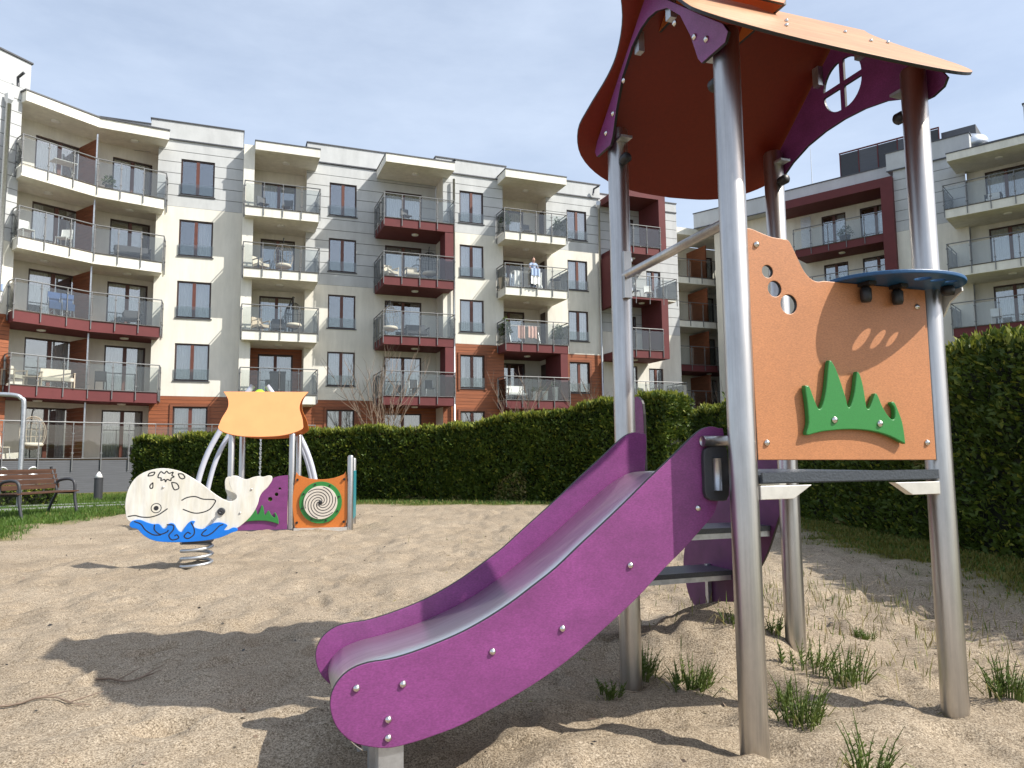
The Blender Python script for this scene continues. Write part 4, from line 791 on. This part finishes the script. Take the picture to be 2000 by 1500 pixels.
# platform, edge, brackets
MB().box(.05, PW-.05, -.03, PD+.03, .925, .958).build('platform', m_deck, TW)
MB().box(.052, PW-.052, -.042, -.031, .93, .966).build('platform_edge', m_deck, TW)
for sx in (0, 1):
    pts = [(.045, .918), (.275, .918), (.19, .868), (.045, .868)]
    if sx: pts = [(PW-x, z) for x, z in pts]
    for y in (-.02, PD-.02): plate('support_bracket', [pts], .035, m_alu, TW, XZ(y), None, .002)
# slide: two side plates, steel bed, bolts, foot
s1 = plate('slide_side', [spline(SNEAR, 3)], .018, m_purple, TW, XZ(.12), m_core)
s2 = plate('slide_side', [spline(SNEAR, 3)], .018, m_purple, TW, XZ(.72), m_core)
for x, z in SBOLT: bolt(s1, (x, .111, z), (0, -1, 0), .0098)
bolt(s2, (SBOLT[5][0], .711, SBOLT[5][1]+.05), (0, -1, 0), .01)
bed = spline([(.06, .962), (-.07, .96), (-.15, .93), (-.25, .868), (-.43, .730), (-.58, .618), (-.715, .528), (-.864, .444), (-1.04, .376), (-1.20, .338), (-1.31, .318), (-1.385, .285), (-1.415, .225), (-1.40, .16), (-1.36, .12)], 6, False)
bb = MB()
for i in range(len(bed)-1):
    (x0, z0), (x1, z1) = bed[i], bed[i+1]; d = Vector((x1-x0, 0, z1-z0)).normalized(); n = Vector((-d.z, 0, d.x)) if i else Vector((0, 0, -1)); 
    bb.quad((x0, .129, z0), (x0, .711, z0), (x1, .711, z1), (x1, .129, z1))
bo = bb.build('slide_bed', m_steel2, TW, True)
bpy.context.view_layer.update()
bm = bmesh.new(); bm.from_mesh(bo.data); bmesh.ops.remove_doubles(bm, verts=bm.verts, dist=.0005); bm.to_mesh(bo.data); bm.free()
so = bo.modifiers.new('thickness', 'SOLIDIFY'); so.thickness = .004; so.offset = -1
MB().box(-1.30, -1.24, .40, .44, -.25, .20).build('slide_foot', m_galv, TW); MB().box(-1.31, -1.23, .13, .19, -.25, .16).build('slide_foot', m_galv, TW); MB().box(-1.31, -1.23, .64, .70, -.25, .16).build('slide_foot', m_galv, TW)
for y in (.09, .75):
    plate('slide_clamp', [spline([(-.045, .86), (-.10, .875), (-.105, .95), (-.105, 1.03), (-.09, 1.06), (-.02, 1.065), (0, 1.04), (0, .88)], 3)], .022, m_dkgrey, TW, XZ(y+.012), None, .004)
    MB().tube([(-.055, y-.008, .90), (-.055, y-.008, 1.02)], .016, 10).build('clamp_bolt', m_galv, TW, True); MB().tube([(-.11, y, 1.085), (.0, y, 1.085)], .02, 12).build('clamp_sleeve', m_steel, TW, True)
# steps at the back between two purple cheeks
LADP = [(.96, .86), (.955, 1.24), (.99, 1.32), (1.05, 1.325), (1.12, 1.24), (1.25, 1.02), (1.586, .811), (1.816, .672), (1.976, .496), (2.033, .373), (2.034, .257), (1.97, .103), (1.827, .048), (1.66, .08), (1.526, .155), (1.297, .347), (1.175, .489), (1.08, .66), (1.0, .80)]
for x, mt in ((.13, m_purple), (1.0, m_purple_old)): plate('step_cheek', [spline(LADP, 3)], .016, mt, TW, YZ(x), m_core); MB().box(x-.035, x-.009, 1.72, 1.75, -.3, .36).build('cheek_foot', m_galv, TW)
for y, z in ((1.13, .615), (1.50, .325)): 
    st = MB().box(.14, .99, y, y+.27, z, z+.028).build('step', m_deck, TW); MB().box(.14, .99, y+.01, y+.03, z-.03, z-.001).build('step_bearer', m_galv, st); MB().box(.14, .99, y+.23, y+.25, z-.03, z-.001).build('step_bearer', m_galv, st)
# ---------------------------------------------------------------- whale spring rider
WH_ = empty('whale_spring_rider', (-3.08, 7.27, gz1(-3.08, 7.27)), R(16)); WBODY, WWAVE, WTAIL2, WB_ = [[(x*.985, z) for x, z in q] for q in (WBODY, WWAVE, WTAIL2, WB_)]; WLINES = [[(x*.985, z) for x, z in q] for q in WLINES]; WEYE = (WEYE[0]*.985, WEYE[1]); WHUB = (WHUB[0]*.985, WHUB[1]); tag(WH_, 'white whale spring rider with blue wave base standing alone on the sand', 'spring rider')
plate('whale_body', [spline(WBODY, 3)], .03, m_whale, WH_, XZ(0), None, .004)
plate('wave_board', [spline(WWAVE, 3)], .018, m_wave, WH_, XZ(-.026), None, .003)
plate('tail_fin', [spline(WTAIL2, 3)], .03, m_whale, WH_, XZ(.10), None, .004)
for i, l in enumerate(WLINES):
    y = -.0152 if i < 7 else -.0355; pts = spline(l, 5, False); mb = MB(); wd = .0056
    for k in range(len(pts)-1):
        a, b = np.array(pts[k]), np.array(pts[k+1]); d = b-a; ln = np.linalg.norm(d)
        if ln < 1e-6: continue
        n = np.array([-d[1], d[0]])/ln*wd; e = d/ln*.002
        mb.quad(*[(q[0], y, q[1]) for q in (a-n-e, b-n+e, b+n+e, a+n-e)])
    mb.build('engraved_line', m_line, WH_)
ex, ez = WEYE; 
for r, y, mt in ((.048, -.0155, m_line), (.040, -.0165, m_whale), (.022, -.0175, m_line)): MB(XZ(0)).lathe([(r, -y-.001), (r, -y)], 24, (ex, ez, 0)).build('eye', mt, WH_)
MB(XZ(0)).lathe([(.036, .0), (.036, .03), (.028, .034)], 24, (WHUB[0], WHUB[1], 0)).build('hand_grip', m_dkgrey, WH_)
MB().tube([(WHUB[0], -.10, WHUB[1]), (WHUB[0], .36, WHUB[1])], .014, 10).build('hand_bar', m_dkgrey, WH_, True)
for x, z in WB_: bolt(WH_, (x, -.015, z), (0, -1, 0), .009)
MB().box(-.22, .16, .02, .24, .40, .43).build('seat', m_dkgrey, WH_); MB().box(-.12, .14, .0, .26, .255, .275).build('spring_plate', m_dkgrey, WH_)
pts = [(.14*math.cos(t), .13+.14*math.sin(t), -.01+.262*t/(2*math.pi*3.5)) for t in np.linspace(0, 2*math.pi*3.5, 120)]
MB().tube(pts, .0165, 10).build('spring', m_galv, WH_, True)
# ---------------------------------------------------------------- small playhouse
PHs = empty('playhouse', (-3.3, 11.1, gz1(-3.3, 11.1)), R(9)); tag(PHs, 'small orange-roofed playhouse with purple wall and green spiral spinner panel', 'playhouse')
def ppost(x, y, h): sharp(MB().lathe([(.046, -.3), (.046, h-.03), (.038, h-.008), (.01, h)], 20, (x, y, 0)).build('post', m_steel, PHs))
for x, y, h in ((-.87, .03, 1.50), (0, .03, 1.50), (-.87, .82, 1.50), (0, .82, 1.50), (.86, 0, 1.16), (.86, .8, 1.12)): ppost(x, y, h)
def psheet(side):
    a = R(56); sg = -1 if side == 'f' else 1; dn = Vector((0, sg*math.cos(a), -math.sin(a))); ux = Vector((1, 0, 0)); nn = ux.cross(-dn)
    mw = Matrix(((1, -dn.x, nn.x, -.46), (0, -dn.y, nn.y, .425), (0, -dn.z, nn.z, 2.15), (0, 0, 0, 1)))
    return plate('roof_sheet', [shield(.60, .86)], .018, m_roof_bright if side == 'f' else m_roof, PHs, mw, None)
psheet('f'); psheet('b')
plate('wall_panel', [spline([(-.80, .06), (-.80, .36), (-.72, .40), (-.62, .44), (-.50, .58), (-.42, .66), (-.38, .74), (-.30, .76), (-.26, .83), (-.16, .86), (-.05, .87)], 3, False)+[(-.05, .06)]]+[circ(-.30, .52, .033, 18), circ(-.21, .59, .027, 18), circ(-.165, .67, .021, 18)], .018, m_purple, PHs, XZ(0), None)
gm = [((x-.49)*1.12-.42, (z-1.10)*1.0+.19) for x, z in GREEN]; plate('grass_motif', [spline(gm, 2)], .02, m_green, PHs, XZ(-.022), None)
plate('spinner_panel', [spline([(.06, .10), (.06, .86), (.10, .87), (.24, .82), (.43, .80), (.62, .82), (.76, .87), (.80, .86), (.80, .10)], 2)], .018, m_orange2, PHs, XZ(0), None)
plate('spinner_ring', [circ(.43, .46, .31, 48)], .02, m_green, PHs, XZ(-.022), None); plate('spinner_disc', [circ(.43, .46, .245, 48)], .016, m_disc, PHs, XZ(-.043), None)
spm = MB()
for q in range(6):
    P = [(.43+.232*t*math.cos(q*1.0472+t*5.6), .46+.232*t*math.sin(q*1.0472+t*5.6)) for t in np.linspace(.08, 1, 34)]
    for k in range(len(P)-1):
        a, b = np.array(P[k]), np.array(P[k+1]); d = b-a; n = np.array([-d[1], d[0]])/np.linalg.norm(d)*.0055; spm.quad(*[(z[0], -.0525, z[1]) for z in (a-n, b-n, b+n, a+n)])
spm.build('spiral_line', m_line, PHs); MB(XZ(0)).lathe([(.03, .05), (.03, .062), (.015, .068)], 14, (.43, .46, 0)).build('spinner_hub', m_black, PHs)
for q in range(8): MB(XZ(0)).lathe([(.014, .03), (.014, .042)], 10, (.43+.278*math.cos(q*.785+.3), .46+.278*math.sin(q*.785+.3), 0)).build('bolt', m_black, PHs)
for x, z in ((.09, .17), (.09, .80), (.77, .17), (.77, .80)): MB(XZ(0)).lathe([(.018, .008), (.018, .035)], 10, (x, z, 0)).build('bolt', m_black, PHs)
MB().box(-.84, .84, -.02, .84, .03, .075).build('deck', m_deck, PHs); MB().box(.05, .82, -.06, -.021, .02, .09).build('deck_edge', m_alu, PHs)
plate('side_panel', [[(.06, .2), (.74, .2), (.74, .92), (.06, .92)]], .018, m_teal, PHs, YZ(.90), None); plate('counter', [spline([(-.84, .0), (-.84, -.12), (-.5, -.20), (-.1, -.12), (-.04, 0)], 3)], .018, m_purple, PHs, Matrix.Translation((0, .8, .62)), None)
# ---------------------------------------------------------------- swing frame behind the playhouse
SW = empty('swing_frame', (-5.0, 14.6, gz1(-5.0, 14.6)), R(17)); tag(SW, 'pale grey tubular A-frame swing with lime joint behind the playhouse', 'swing')
for yy in (0, 2.4):
    for sg in (-1, 1):
        P = spline([(sg*1.18, yy, -.2), (sg*1.12, yy, .5), (sg*.92, yy, 1.25), (sg*.52, yy, 2.0), (sg*.13, yy, 2.56)], 5, False); MB().tube(P, .052, 12).build('leg', m_swing, SW, True)
    MB().lathe([(.09, -.07), (.13, 0), (.12, .08), (.05, .14)], 12, (0, yy, 2.34)).build('joint', m_lime, SW)
MB().tube([(0, -.05, 2.40), (0, 2.45, 2.40)], .055, 12).build('crossbeam', m_swing, SW, True)
for yy in (.95, 1.45):
    cm = MB()
    for q in range(34):
        z = 2.34-q*.05; a = q % 2
        pts = [(.0+.012*math.cos(t)*(1-a), yy+.012*math.cos(t)*a, z+.03*math.sin(t)) for t in np.linspace(0, 2*math.pi, 9)[:-1]]; cm.tube(pts, .005, 4, True)
    struct(cm.build('chain', m_galv, SW), 'stuff')
    for sg in (-1, 1): MB().tube([(0, yy, .66), (sg*.18, yy, .47)], .006, 5).build('chain_spreader', m_galv, SW)
MB().lathe([(.10, -.05), (.34, -.06), (.36, 0), (.34, .06), (.10, .05)], 24, (0, 1.2, .45)).build('seat', m_black, SW, True)
# ---------------------------------------------------------------- bench, bollard, tube frame
BN = empty('park_bench', (-9.1, 14.3, gz1(-9.1, 14.3)), R(82)); tag(BN, 'brown slatted park bench with black metal arms on the lawn at left', 'bench')
for q in range(4):
    z = .50+q*.098; MB().box(-.78, .78, .20+q*.032, .225+q*.032, z, z+.088).build('back_slat', m_bench, BN)
for q in range(4): MB().box(-.78, .78, -.24+q*.105, -.145+q*.105, .43, .455).build('seat_slat', m_bench, BN)
for x in (-.70, .70):
    MB().tube(spline([(x, -.30, -.05), (x, -.22, .30), (x, -.20, .60), (x, -.08, .68), (x, .12, .66), (x, .20, .60)], 4, False), .029, 8).build('arm', m_dkgrey, BN, True)
    MB().tube(spline([(x, .40, -.05), (x, .27, .25), (x, .19, .42), (x, .24, .62), (x, .34, .92)], 4, False), .027, 8).build('leg', m_dkgrey, BN, True)
    MB().tube([(x, -.21, .41), (x, .19, .41)], .018, 8).build('seat_bearer', m_dkgrey, BN)
BO = empty('bollard_lamp', (-12.4, 22.3, gz1(-12.4, 22.3))); tag(BO, 'dark grey bollard lamp with a small pointed white top beside the path', 'bollard')
MB().lathe([(.12, -.1), (.12, .66), (.125, .66), (.125, .70)], 20).build('column', m_dkgrey, BO); MB().lathe([(.115, .70), (.07, .79), (.03, .86), (.005, .88)], 20).build('lamp_top', m_white, BO, True)
o = MB().tube(spline([(0, 0, -.2), (0, 0, 1.2), (0, 0, 2.35), (-.06, -.02, 2.52), (-.22, -.06, 2.60), (-.8, -.2, 2.62), (-2.2, -.5, 2.64)], 5, False), .05, 12).build('tube_frame', m_galv, None, True, (-11.25, 17.0, gz1(-11.25, 17.0))); tag(o, 'bent galvanised steel tube frame at the left edge behind the bench', 'tube frame')
# ---------------------------------------------------------------- things on the balconies
def bl(name, u, v, z, label, cat, rz=0, group=None, base=None):
    B = base or apt; o = empty(name, B.matrix_basis @ Vector((u, -v, z+.032)), B.rotation_euler.z+rz); return tag(o, label, cat, group)
def armchair(u, v, z, rz, mat, frame, label, w=.68, base=None):
    o = bl('armchair', u, v, z, label, 'armchair', rz, 'balcony seats', base)
    for x in (-w/2+.03, w/2-.03):
        for y in (-.28, .28): MB().box(x-.022, x+.022, y-.022, y+.022, 0, .60).build('leg', frame, o)
        MB().box(x-.035, x+.035, -.32, .32, .601, .635).build('arm', frame, o)
    MB().box(-w/2+.06, w/2-.06, -.30, .24, .28, .42).build('seat', mat, o); MB().box(-w/2+.07, w/2-.07, .20, .32, .421, .86, Matrix.Rotation(R(-7), 4, 'X')).build('backrest', mat, o)
    return o
def chair(u, v, z, rz, mat, frame, label, base=None):
    o = bl('chair', u, v, z, label, 'chair', rz, 'balcony chairs', base); w = .46
    for x in (-w/2, w/2):
        MB().tube([(x, -.24, 0), (x*.95, -.18, .45)], .016, 6).build('leg', frame, o); MB().tube([(x, .26, 0), (x*.95, .18, .45), (x*.95, .26, .92)], .016, 6).build('leg', frame, o)
    MB().box(-w/2, w/2, -.22, .20, .452, .485).build('seat', mat, o); MB().box(-w/2+.01, w/2-.01, .20, .235, .52, .95, Matrix.Rotation(R(-4), 4, 'X')).build('backrest', mat, o)
def eggchair(u, v, z, rz, mat, label, base=None):
    o = bl('hanging_egg_chair', u, v, z, label, 'hanging chair', rz, 'hanging egg chairs', base)
    MB().tube([(.5*math.cos(t), .5*math.sin(t), .025) for t in np.linspace(0, 6.283, 25)[:-1]], .022, 6, True).build('base_ring', m_dkgrey, o)
    MB().tube(spline([(0, .5, .02), (0, .62, .9), (0, .5, 1.7), (0, .2, 2.02), (0, .0, 1.98)], 5, False), .025, 8).build('stand', m_dkgrey, o, True)
    b = MB()
    for q in range(9):
        a = math.pi*(q/8); P = [(.46*math.sin(t)*math.cos(a), .42*math.sin(t)*abs(math.sin(a))*1.0, 1.05+.68*math.cos(t)) for t in np.linspace(.12, 3.05, 14)]; b.tube(P, .012, 5)
    for q in range(6):
        zz = 1.05+.68*math.cos(.5+q*.42); r = math.sin(.5+q*.42); P = [(.46*r*math.cos(t), .42*r*math.sin(t), zz) for t in np.linspace(0, math.pi, 12)]; b.tube(P, .009, 4)
    b.build('basket', mat, o); MB().lathe([(.05, .44), (.36, .50), (.40, .58), (.34, .66), (.02, .64)], 18).build('cushion', m_cushion, o, True); MB().tube([(0, 0, 1.98), (0, .02, 1.72)], .008, 5).build('hanger', m_galv, o)
def planter(u, v, z, r, h, mat, fol, n, label, base=None, fh=.6):
    o = bl('potted_plant', u, v, z, label, 'potted plant', 0, 'balcony plants', base)
    MB().lathe([(r*.7, 0), (r, h), (r*1.06, h), (r*1.06, h+.02), (r*.9, h+.02), (r*.88, h-.04)], 16).build('pot', mat, o)
    if n:
        d = nr.normal(size=(n, 3)); d[:, 2] = np.abs(d[:, 2])+.2; d /= np.linalg.norm(d, axis=1)[:, None]; P = d*np.array([r*1.5, r*1.5, fh])*nr.random(n)[:, None]**.5+np.array([0, 0, h])
        D = d+nr.normal(size=(n, 3))*.4; D /= np.linalg.norm(D, axis=1)[:, None]; L = .12*(.6+.8*nr.random(n)); struct(link('foliage', leaf_mesh('foliage', P, D, L, L*.4, [fol]), o), 'stuff')
def cloth(parent, w_, h_, z, y, mat, name='cloth'):
    b = MB(); n = 12
    P = [(-w_/2+w_*i/n, y+.025*math.sin(i*1.3+w_*9)) for i in range(n+1)]
    for i in range(n): b.quad((*P[i], z-h_+.03*math.sin(i)), (*P[i+1], z-h_+.03*math.sin(i+1)), (*P[i+1], z), (*P[i], z))
    o = b.build(name, mat, parent); m = o.modifiers.new('thickness', 'SOLIDIFY'); m.thickness = .01; return o
def rack(u, v, z, rz, label, cloths):
    o = bl('drying_rack', u, v, z, label, 'drying rack', rz, 'laundry on balconies')
    for x in (-.85, .85): MB().tube([(x, -.25, 0), (x, .2, 1.05)], .012, 5).build('leg', m_galv, o); MB().tube([(x, .25, 0), (x, -.2, 1.05)], .012, 5).build('leg', m_galv, o)
    for y in (-.2, -.07, .07, .2): MB().tube([(-.85, y, 1.05), (.85, y, 1.05)], .007, 5).build('line', m_galv, o)
    for x, w_, h_, mt in cloths: c = cloth(o, w_, h_, 1.05, -.2, mt); c.location.x = x
    return o
# bay
armchair(-6.7, 2.75, FL[1], R(60), m_cushion, m_wicker, 'cream armchair left of the pair on the first red bay balcony'); armchair(-5.35, 1.95, FL[1], R(20), m_cushion, m_wicker, 'cream wooden lounge seat on the first red bay balcony, beside the wood screen', 1.25)
o = bl('coffee_table', -6.1, 2.55, FL[1], 'low pale table between the cream balcony seats', 'table'); MB().box(-.3, .3, -.3, .3, .36, .40).build('table_top', m_wicker, o); [MB().box(x-.02, x+.02, y-.02, y+.02, 0, .359).build('leg', m_wicker, o) for x in (-.25, .25) for y in (-.25, .25)]
for q, (u, v, lb) in enumerate(((-5.55, 2.1, 'folded navy garden chair left of the pair by the bay railing'), (-5.1, 1.85, 'folded navy garden chair right of the pair by the bay railing'))):
    o = bl('folding_chair', u, v, FL[2], lb, 'folding chair', R(35), 'folded navy garden chairs')
    for x in (-.24, .24): MB().tube([(x, -.1, 0), (x*.9, .12, 1.05)], .016, 6).build('leg', m_galv, o); MB().tube([(x, .14, 0), (-x*.9, -.08, .62)], .014, 6).build('leg', m_galv, o)
    MB().box(-.25, .25, .06, .10, .55, 1.05).build('backrest', m_cloth_n, o); MB().box(-.24, .24, -.10, -.06, .32, .62).build('seat', m_cloth_n, o)
o = bl('beach_towel', -7.35, 3.1, FL[2], 'blue and white towel draped at the left end of the middle bay railing', 'towel', R(35)); cloth(o, .42, .75, 1.05, 0, m_cloth_w, 'towel'); cloth(o, .40, .28, 1.06, -.03, m_cloth_b, 'stripe')
o = bl('folding_table', -5.5, 2.0, FL[4], 'white folding table behind the top left bay railing', 'table', R(30)); MB().box(-.45, .45, -.3, .3, .72, .75).build('table_top', m_white, o)
for x in (-.35, .35): MB().tube([(x, -.25, 0), (x, .25, .72)], .016, 6).build('leg', m_white, o); MB().tube([(x, .25, 0), (x, -.25, .72)], .016, 6).build('leg', m_white, o)
planter(-3.9, .9, FL[4], .16, .3, m_terra, m_leaf, 160, 'small spreading plant at the right half of the top bay balcony', None, .45)
chair(-6.6, 2.6, FL[3], R(40), m_cloth_w, m_white, 'white chair at the left of the second highest bay balcony'); chair(-5.4, 1.8, FL[3], R(-20), m_cloth_w, m_white, 'white chair near the wood screen of the second highest bay balcony')
armchair(-2.9, .35, FL[3], R(10), m_dkgrey, m_dkgrey, 'dark grey sofa at the right of the second highest bay balcony', 1.5); armchair(-2.8, .3, FL[2], R(10), m_dkgrey, m_dkgrey, 'dark lounge chair at the right of the middle bay balcony', .8)
chair(-3.9, .7, FL[1], R(10), m_black, m_black, 'black chair behind the right half of the first bay balcony')
eggchair(-6.0, 2.5, 1.15, R(20), m_wicker, 'pale wicker egg chair on the ground floor terrace behind the bench'); chair(-6.9, 3.3, 1.15, R(60), m_cushion, m_white, 'cream tub chair on the ground floor terrace left of the egg chair')
# column B
chair(2.75, .2, FL[4], R(20), m_dkgrey, m_dkgrey, 'left dark chair on the top balcony beside the white fin'); chair(3.9, .1, FL[4], R(-20), m_dkgrey, m_dkgrey, 'right dark chair on the top balcony beside the white fin')
eggchair(3.8, -.3, FL[3], 0, m_wicker, 'pale egg chair on the second highest balcony beside the white fin'); armchair(2.7, .3, FL[3], R(30), m_cushion, m_dkgrey, 'cream seat on the second highest balcony beside the white fin')
eggchair(4.35, -.2, FL[2], R(20), m_black, 'black egg chair on the middle balcony beside the white fin'); armchair(2.75, .3, FL[2], R(30), m_wicker, m_wicker, 'wicker armchair on the middle balcony beside the white fin'); armchair(3.6, .2, FL[2], 0, m_dkgrey, m_dkgrey, 'grey low seat between wicker armchair and egg chair', .7)
o = bl('storage_box', 3.6, .3, FL[1], 'black covered box behind the balcony railing above the playhouse roof', 'box'); MB().box(-.35, .35, -.25, .25, 0, 1.1).build('cover', m_black, o); MB().box(-.38, .38, -.28, .28, 1.101, 1.16).build('lid', m_black, o)
# column D
armchair(8.95, .9, FL[3], R(20), m_cushion, m_cushion, 'cream armchair on the second highest red balcony'); armchair(10.1, .9, FL[3], 0, m_cushion, m_dkgrey, 'pale low seat right of the cream armchair on a red balcony', .8); eggchair(11.1, .6, FL[3], R(-10), m_black, 'black egg chair on the second highest red balcony, by the red pier')
eggchair(9.05, .5, FL[2], R(15), m_wicker, 'pale egg chair on the middle red balcony'); armchair(10.4, .7, FL[2], 0, m_dkgrey, m_dkgrey, 'dark sofa on the middle red balcony right of the egg chair', 1.2)
chair(10.2, 1.0, FL[1], 0, m_dkgrey, m_white, 'left dark chair with white legs on the lowest red balcony'); chair(11.0, 1.0, FL[1], 0, m_dkgrey, m_white, 'right dark chair with white legs on the lowest red balcony')
chair(9.8, .8, FL[4], R(15), m_dkgrey, m_dkgrey, 'dark chair on the top red balcony under the white canopy')
# column F: plants, laundry, person, planters
planter(15.05, 1.5, FL[4]-.1, .2, .4, m_terra, m_leaf, 320, 'bushy plant at the left corner of the top white balcony', None, .8); planter(18.15, 1.5, FL[4]-.1, .2, .4, m_terra, m_leaf, 320, 'bushy plant at the right corner of the top white balcony', None, .8)
chair(16.6, .8, FL[4]-.1, 0, m_dkgrey, m_dkgrey, 'dark chair between the two plants on the top white balcony')
rack(16.4, 1.15, FL[3]-.1, 0, 'drying rack hung with white laundry beside the person', ((-.55, .5, .95, m_cloth_w), (.62, .38, .95, m_cloth_w)))
planter(15.0, 1.3, FL[3]-.1, .28, .55, m_wicker, m_dry, 0, 'woven basket at the left corner of the balcony with the person'); o = bl('side_table', 18.0, 1.4, FL[3]-.1, 'small round dark side table at the right of the balcony with the person', 'table'); MB().lathe([(.22, 0), (.02, .03), (.02, .68), (.3, .69), (.3, .71)], 20).build('table', m_dkgrey, o)
planter(15.0, 1.5, FL[2]-.1, .2, .4, m_terra, m_leaf, 500, 'tall leafy plant at the left corner of the red balcony with pink towels', None, 1.0); planter(18.1, 1.4, FL[2]-.1, .22, .35, m_terra, m_leaf, 500, 'large bushy plant at the right corner of the red balcony with pink towels', None, .85)
rack(16.2, 1.2, FL[2]-.1, 0, 'drying rack hung with pink towels on a red balcony', ((-.25, .42, .7, m_cloth_p), (.4, .5, .65, m_cloth_p)))
for q, (u, h, lb) in enumerate(((16.55, .45, 'leftmost and lowest of three white pots on the lowest right red balcony'), (17.15, .5, 'middle of three white pots on the lowest right red balcony'), (17.75, .72, 'tallest white pot, nearest the red pier'))): planter(u, 1.7, FL[1]-.1, .17, h, m_white, m_leaf, 60, lb, None, .3)
armchair(15.7, 1.2, FL[1]-.1, 0, m_cloth_w, m_dkgrey, 'pale grey sofa left of the white pots', 1.2)
chair(23.2, 1.1, 10.06, R(10), m_dkgrey, m_dkgrey, 'left dark chair on the balcony right of the back left post'); chair(24.2, 1.0, 10.06, R(-10), m_cloth_w, m_white, 'white chair on the balcony right of the back left post'); chair(23.6, .9, 4.0, 0, m_black, m_black, 'black chair on the low balcony above the hedge end')
chair(10.0, 1.2, FL[2], R(10), m_cloth_w, m_white, 'left white chair on the lower right-wing balcony', wing); chair(11.2, 1.2, FL[2], R(-10), m_cloth_w, m_white, 'right white chair on the lower right-wing balcony', wing)
planter(2.6, -.9, FL[4], .3, .5, m_dkgrey, m_leaf, 260, 'long planter with dark leaves in the red framed loggia', wing, .6); armchair(10.2, .8, FL[4], 0, m_cloth_w, m_dkgrey, 'pale seat on the top balcony of the right-hand block', .7, wing)
# person: one continuous body, clothes over it
PE = bl('person', 16.55, 1.72, FL[3]-.1, 'person in a light blue top leaning over the balcony railing holding white cloth', 'person', R(6))
def body(name, parts, mat, vox=.014):
    b = MB()
    for pts, rad in parts: b.tube(spline(pts, 4, False), list(np.interp(np.linspace(0, 1, (len(pts)-1)*4+1), np.linspace(0, 1, len(rad)), rad)), 10)
    o = b.build(name, mat, PE, True); r = o.modifiers.new('remesh', 'REMESH'); r.mode = 'VOXEL'; r.voxel_size = vox; r.use_smooth_shade = True; sm = o.modifiers.new('smooth', 'SMOOTH'); sm.iterations = 4; return o
arm = lambda s: [(s*.19, .0, 1.38), (s*.25, -.08, 1.14), (s*.20, -.27, 1.03)]
body('body', [([(0, .0, 1.36), (0, -.02, 1.46), (0, -.04, 1.52)], [.06, .055, .06]), ([(0, -.04, 1.50), (0, -.055, 1.60), (0, -.05, 1.70)], [.068, .088, .055]), ([(0, -.13, 1.585), (0, -.155, 1.57)], [.02, .013]), ([(.085, -.04, 1.59), (.097, -.035, 1.60)], [.02, .02]), ([(-.085, -.04, 1.59), (-.097, -.035, 1.60)], [.02, .02]), ([(0, .0, 1.36), (0, 0, 1.1), (0, .02, .88)], [.12, .11, .12])]+[(arm(s), [.05, .042, .03]) for s in (1, -1)]+[([(s*.20, -.27, 1.03), (s*.17, -.33, 1.01), (s*.13, -.36, .98)], [.033, .035, .02]) for s in (1, -1)]+[([(s*.20+k*.016, -.33, 1.0), (s*.17+k*.018, -.39, .97), (s*.16+k*.018, -.40, .93)], [.011, .01, .008]) for s in (1, -1) for k in (-1.5, -.5, .5, 1.5)]+[([(s*.10, .02, .9), (s*.10, 0, .5), (s*.10, .03, .08)], [.095, .065, .045]) for s in (1, -1)]+[([(s*.10, .03, .05), (s*.10, -.12, .035)], [.05, .035]) for s in (1, -1)], m_skin, .011)
body('top', [([(0, .0, 1.40), (0, 0, 1.15), (0, .02, .86)], [.13, .135, .15]), ([(-.17, 0, 1.38), (.17, 0, 1.38)], [.075, .075])]+[([(s*.18, .0, 1.38), (s*.24, -.07, 1.18)], [.07, .06]) for s in (1, -1)], m_cloth_b)
body('trousers', [([(0, .02, .95), (0, .02, .86)], [.14, .15])]+[([(s*.10, .02, .9), (s*.10, 0, .5), (s*.10, .03, .12)], [.11, .085, .07]) for s in (1, -1)], m_cloth_n)
body('hair', [([(0, .0, 1.62), (0, -.02, 1.70), (0, -.075, 1.70)], [.085, .075, .045]), ([(0, .03, 1.64), (0, .04, 1.55)], [.07, .04])], m_hair)
for s in (1, -1): MB().lathe([(.009, 0), (.006, .006), (.0005, .008)], 8).build('eye', m_black, PE, True, (s*.032, -.138, 1.615), (R(90), 0, 0))
MB().box(-.028, .028, -.138, -.128, 1.542, 1.55).build('mouth', m_cloth_p, PE)
cl = bl('wet_sheet', 16.5, 2.16, FL[3]-.1, 'white and blue sheet held over the railing by the person', 'sheet'); cloth(cl, .55, .85, 1.02, 0, m_cloth_w, 'sheet'); cloth(cl, .5, .4, 1.03, -.03, m_cloth_b, 'sheet_fold')
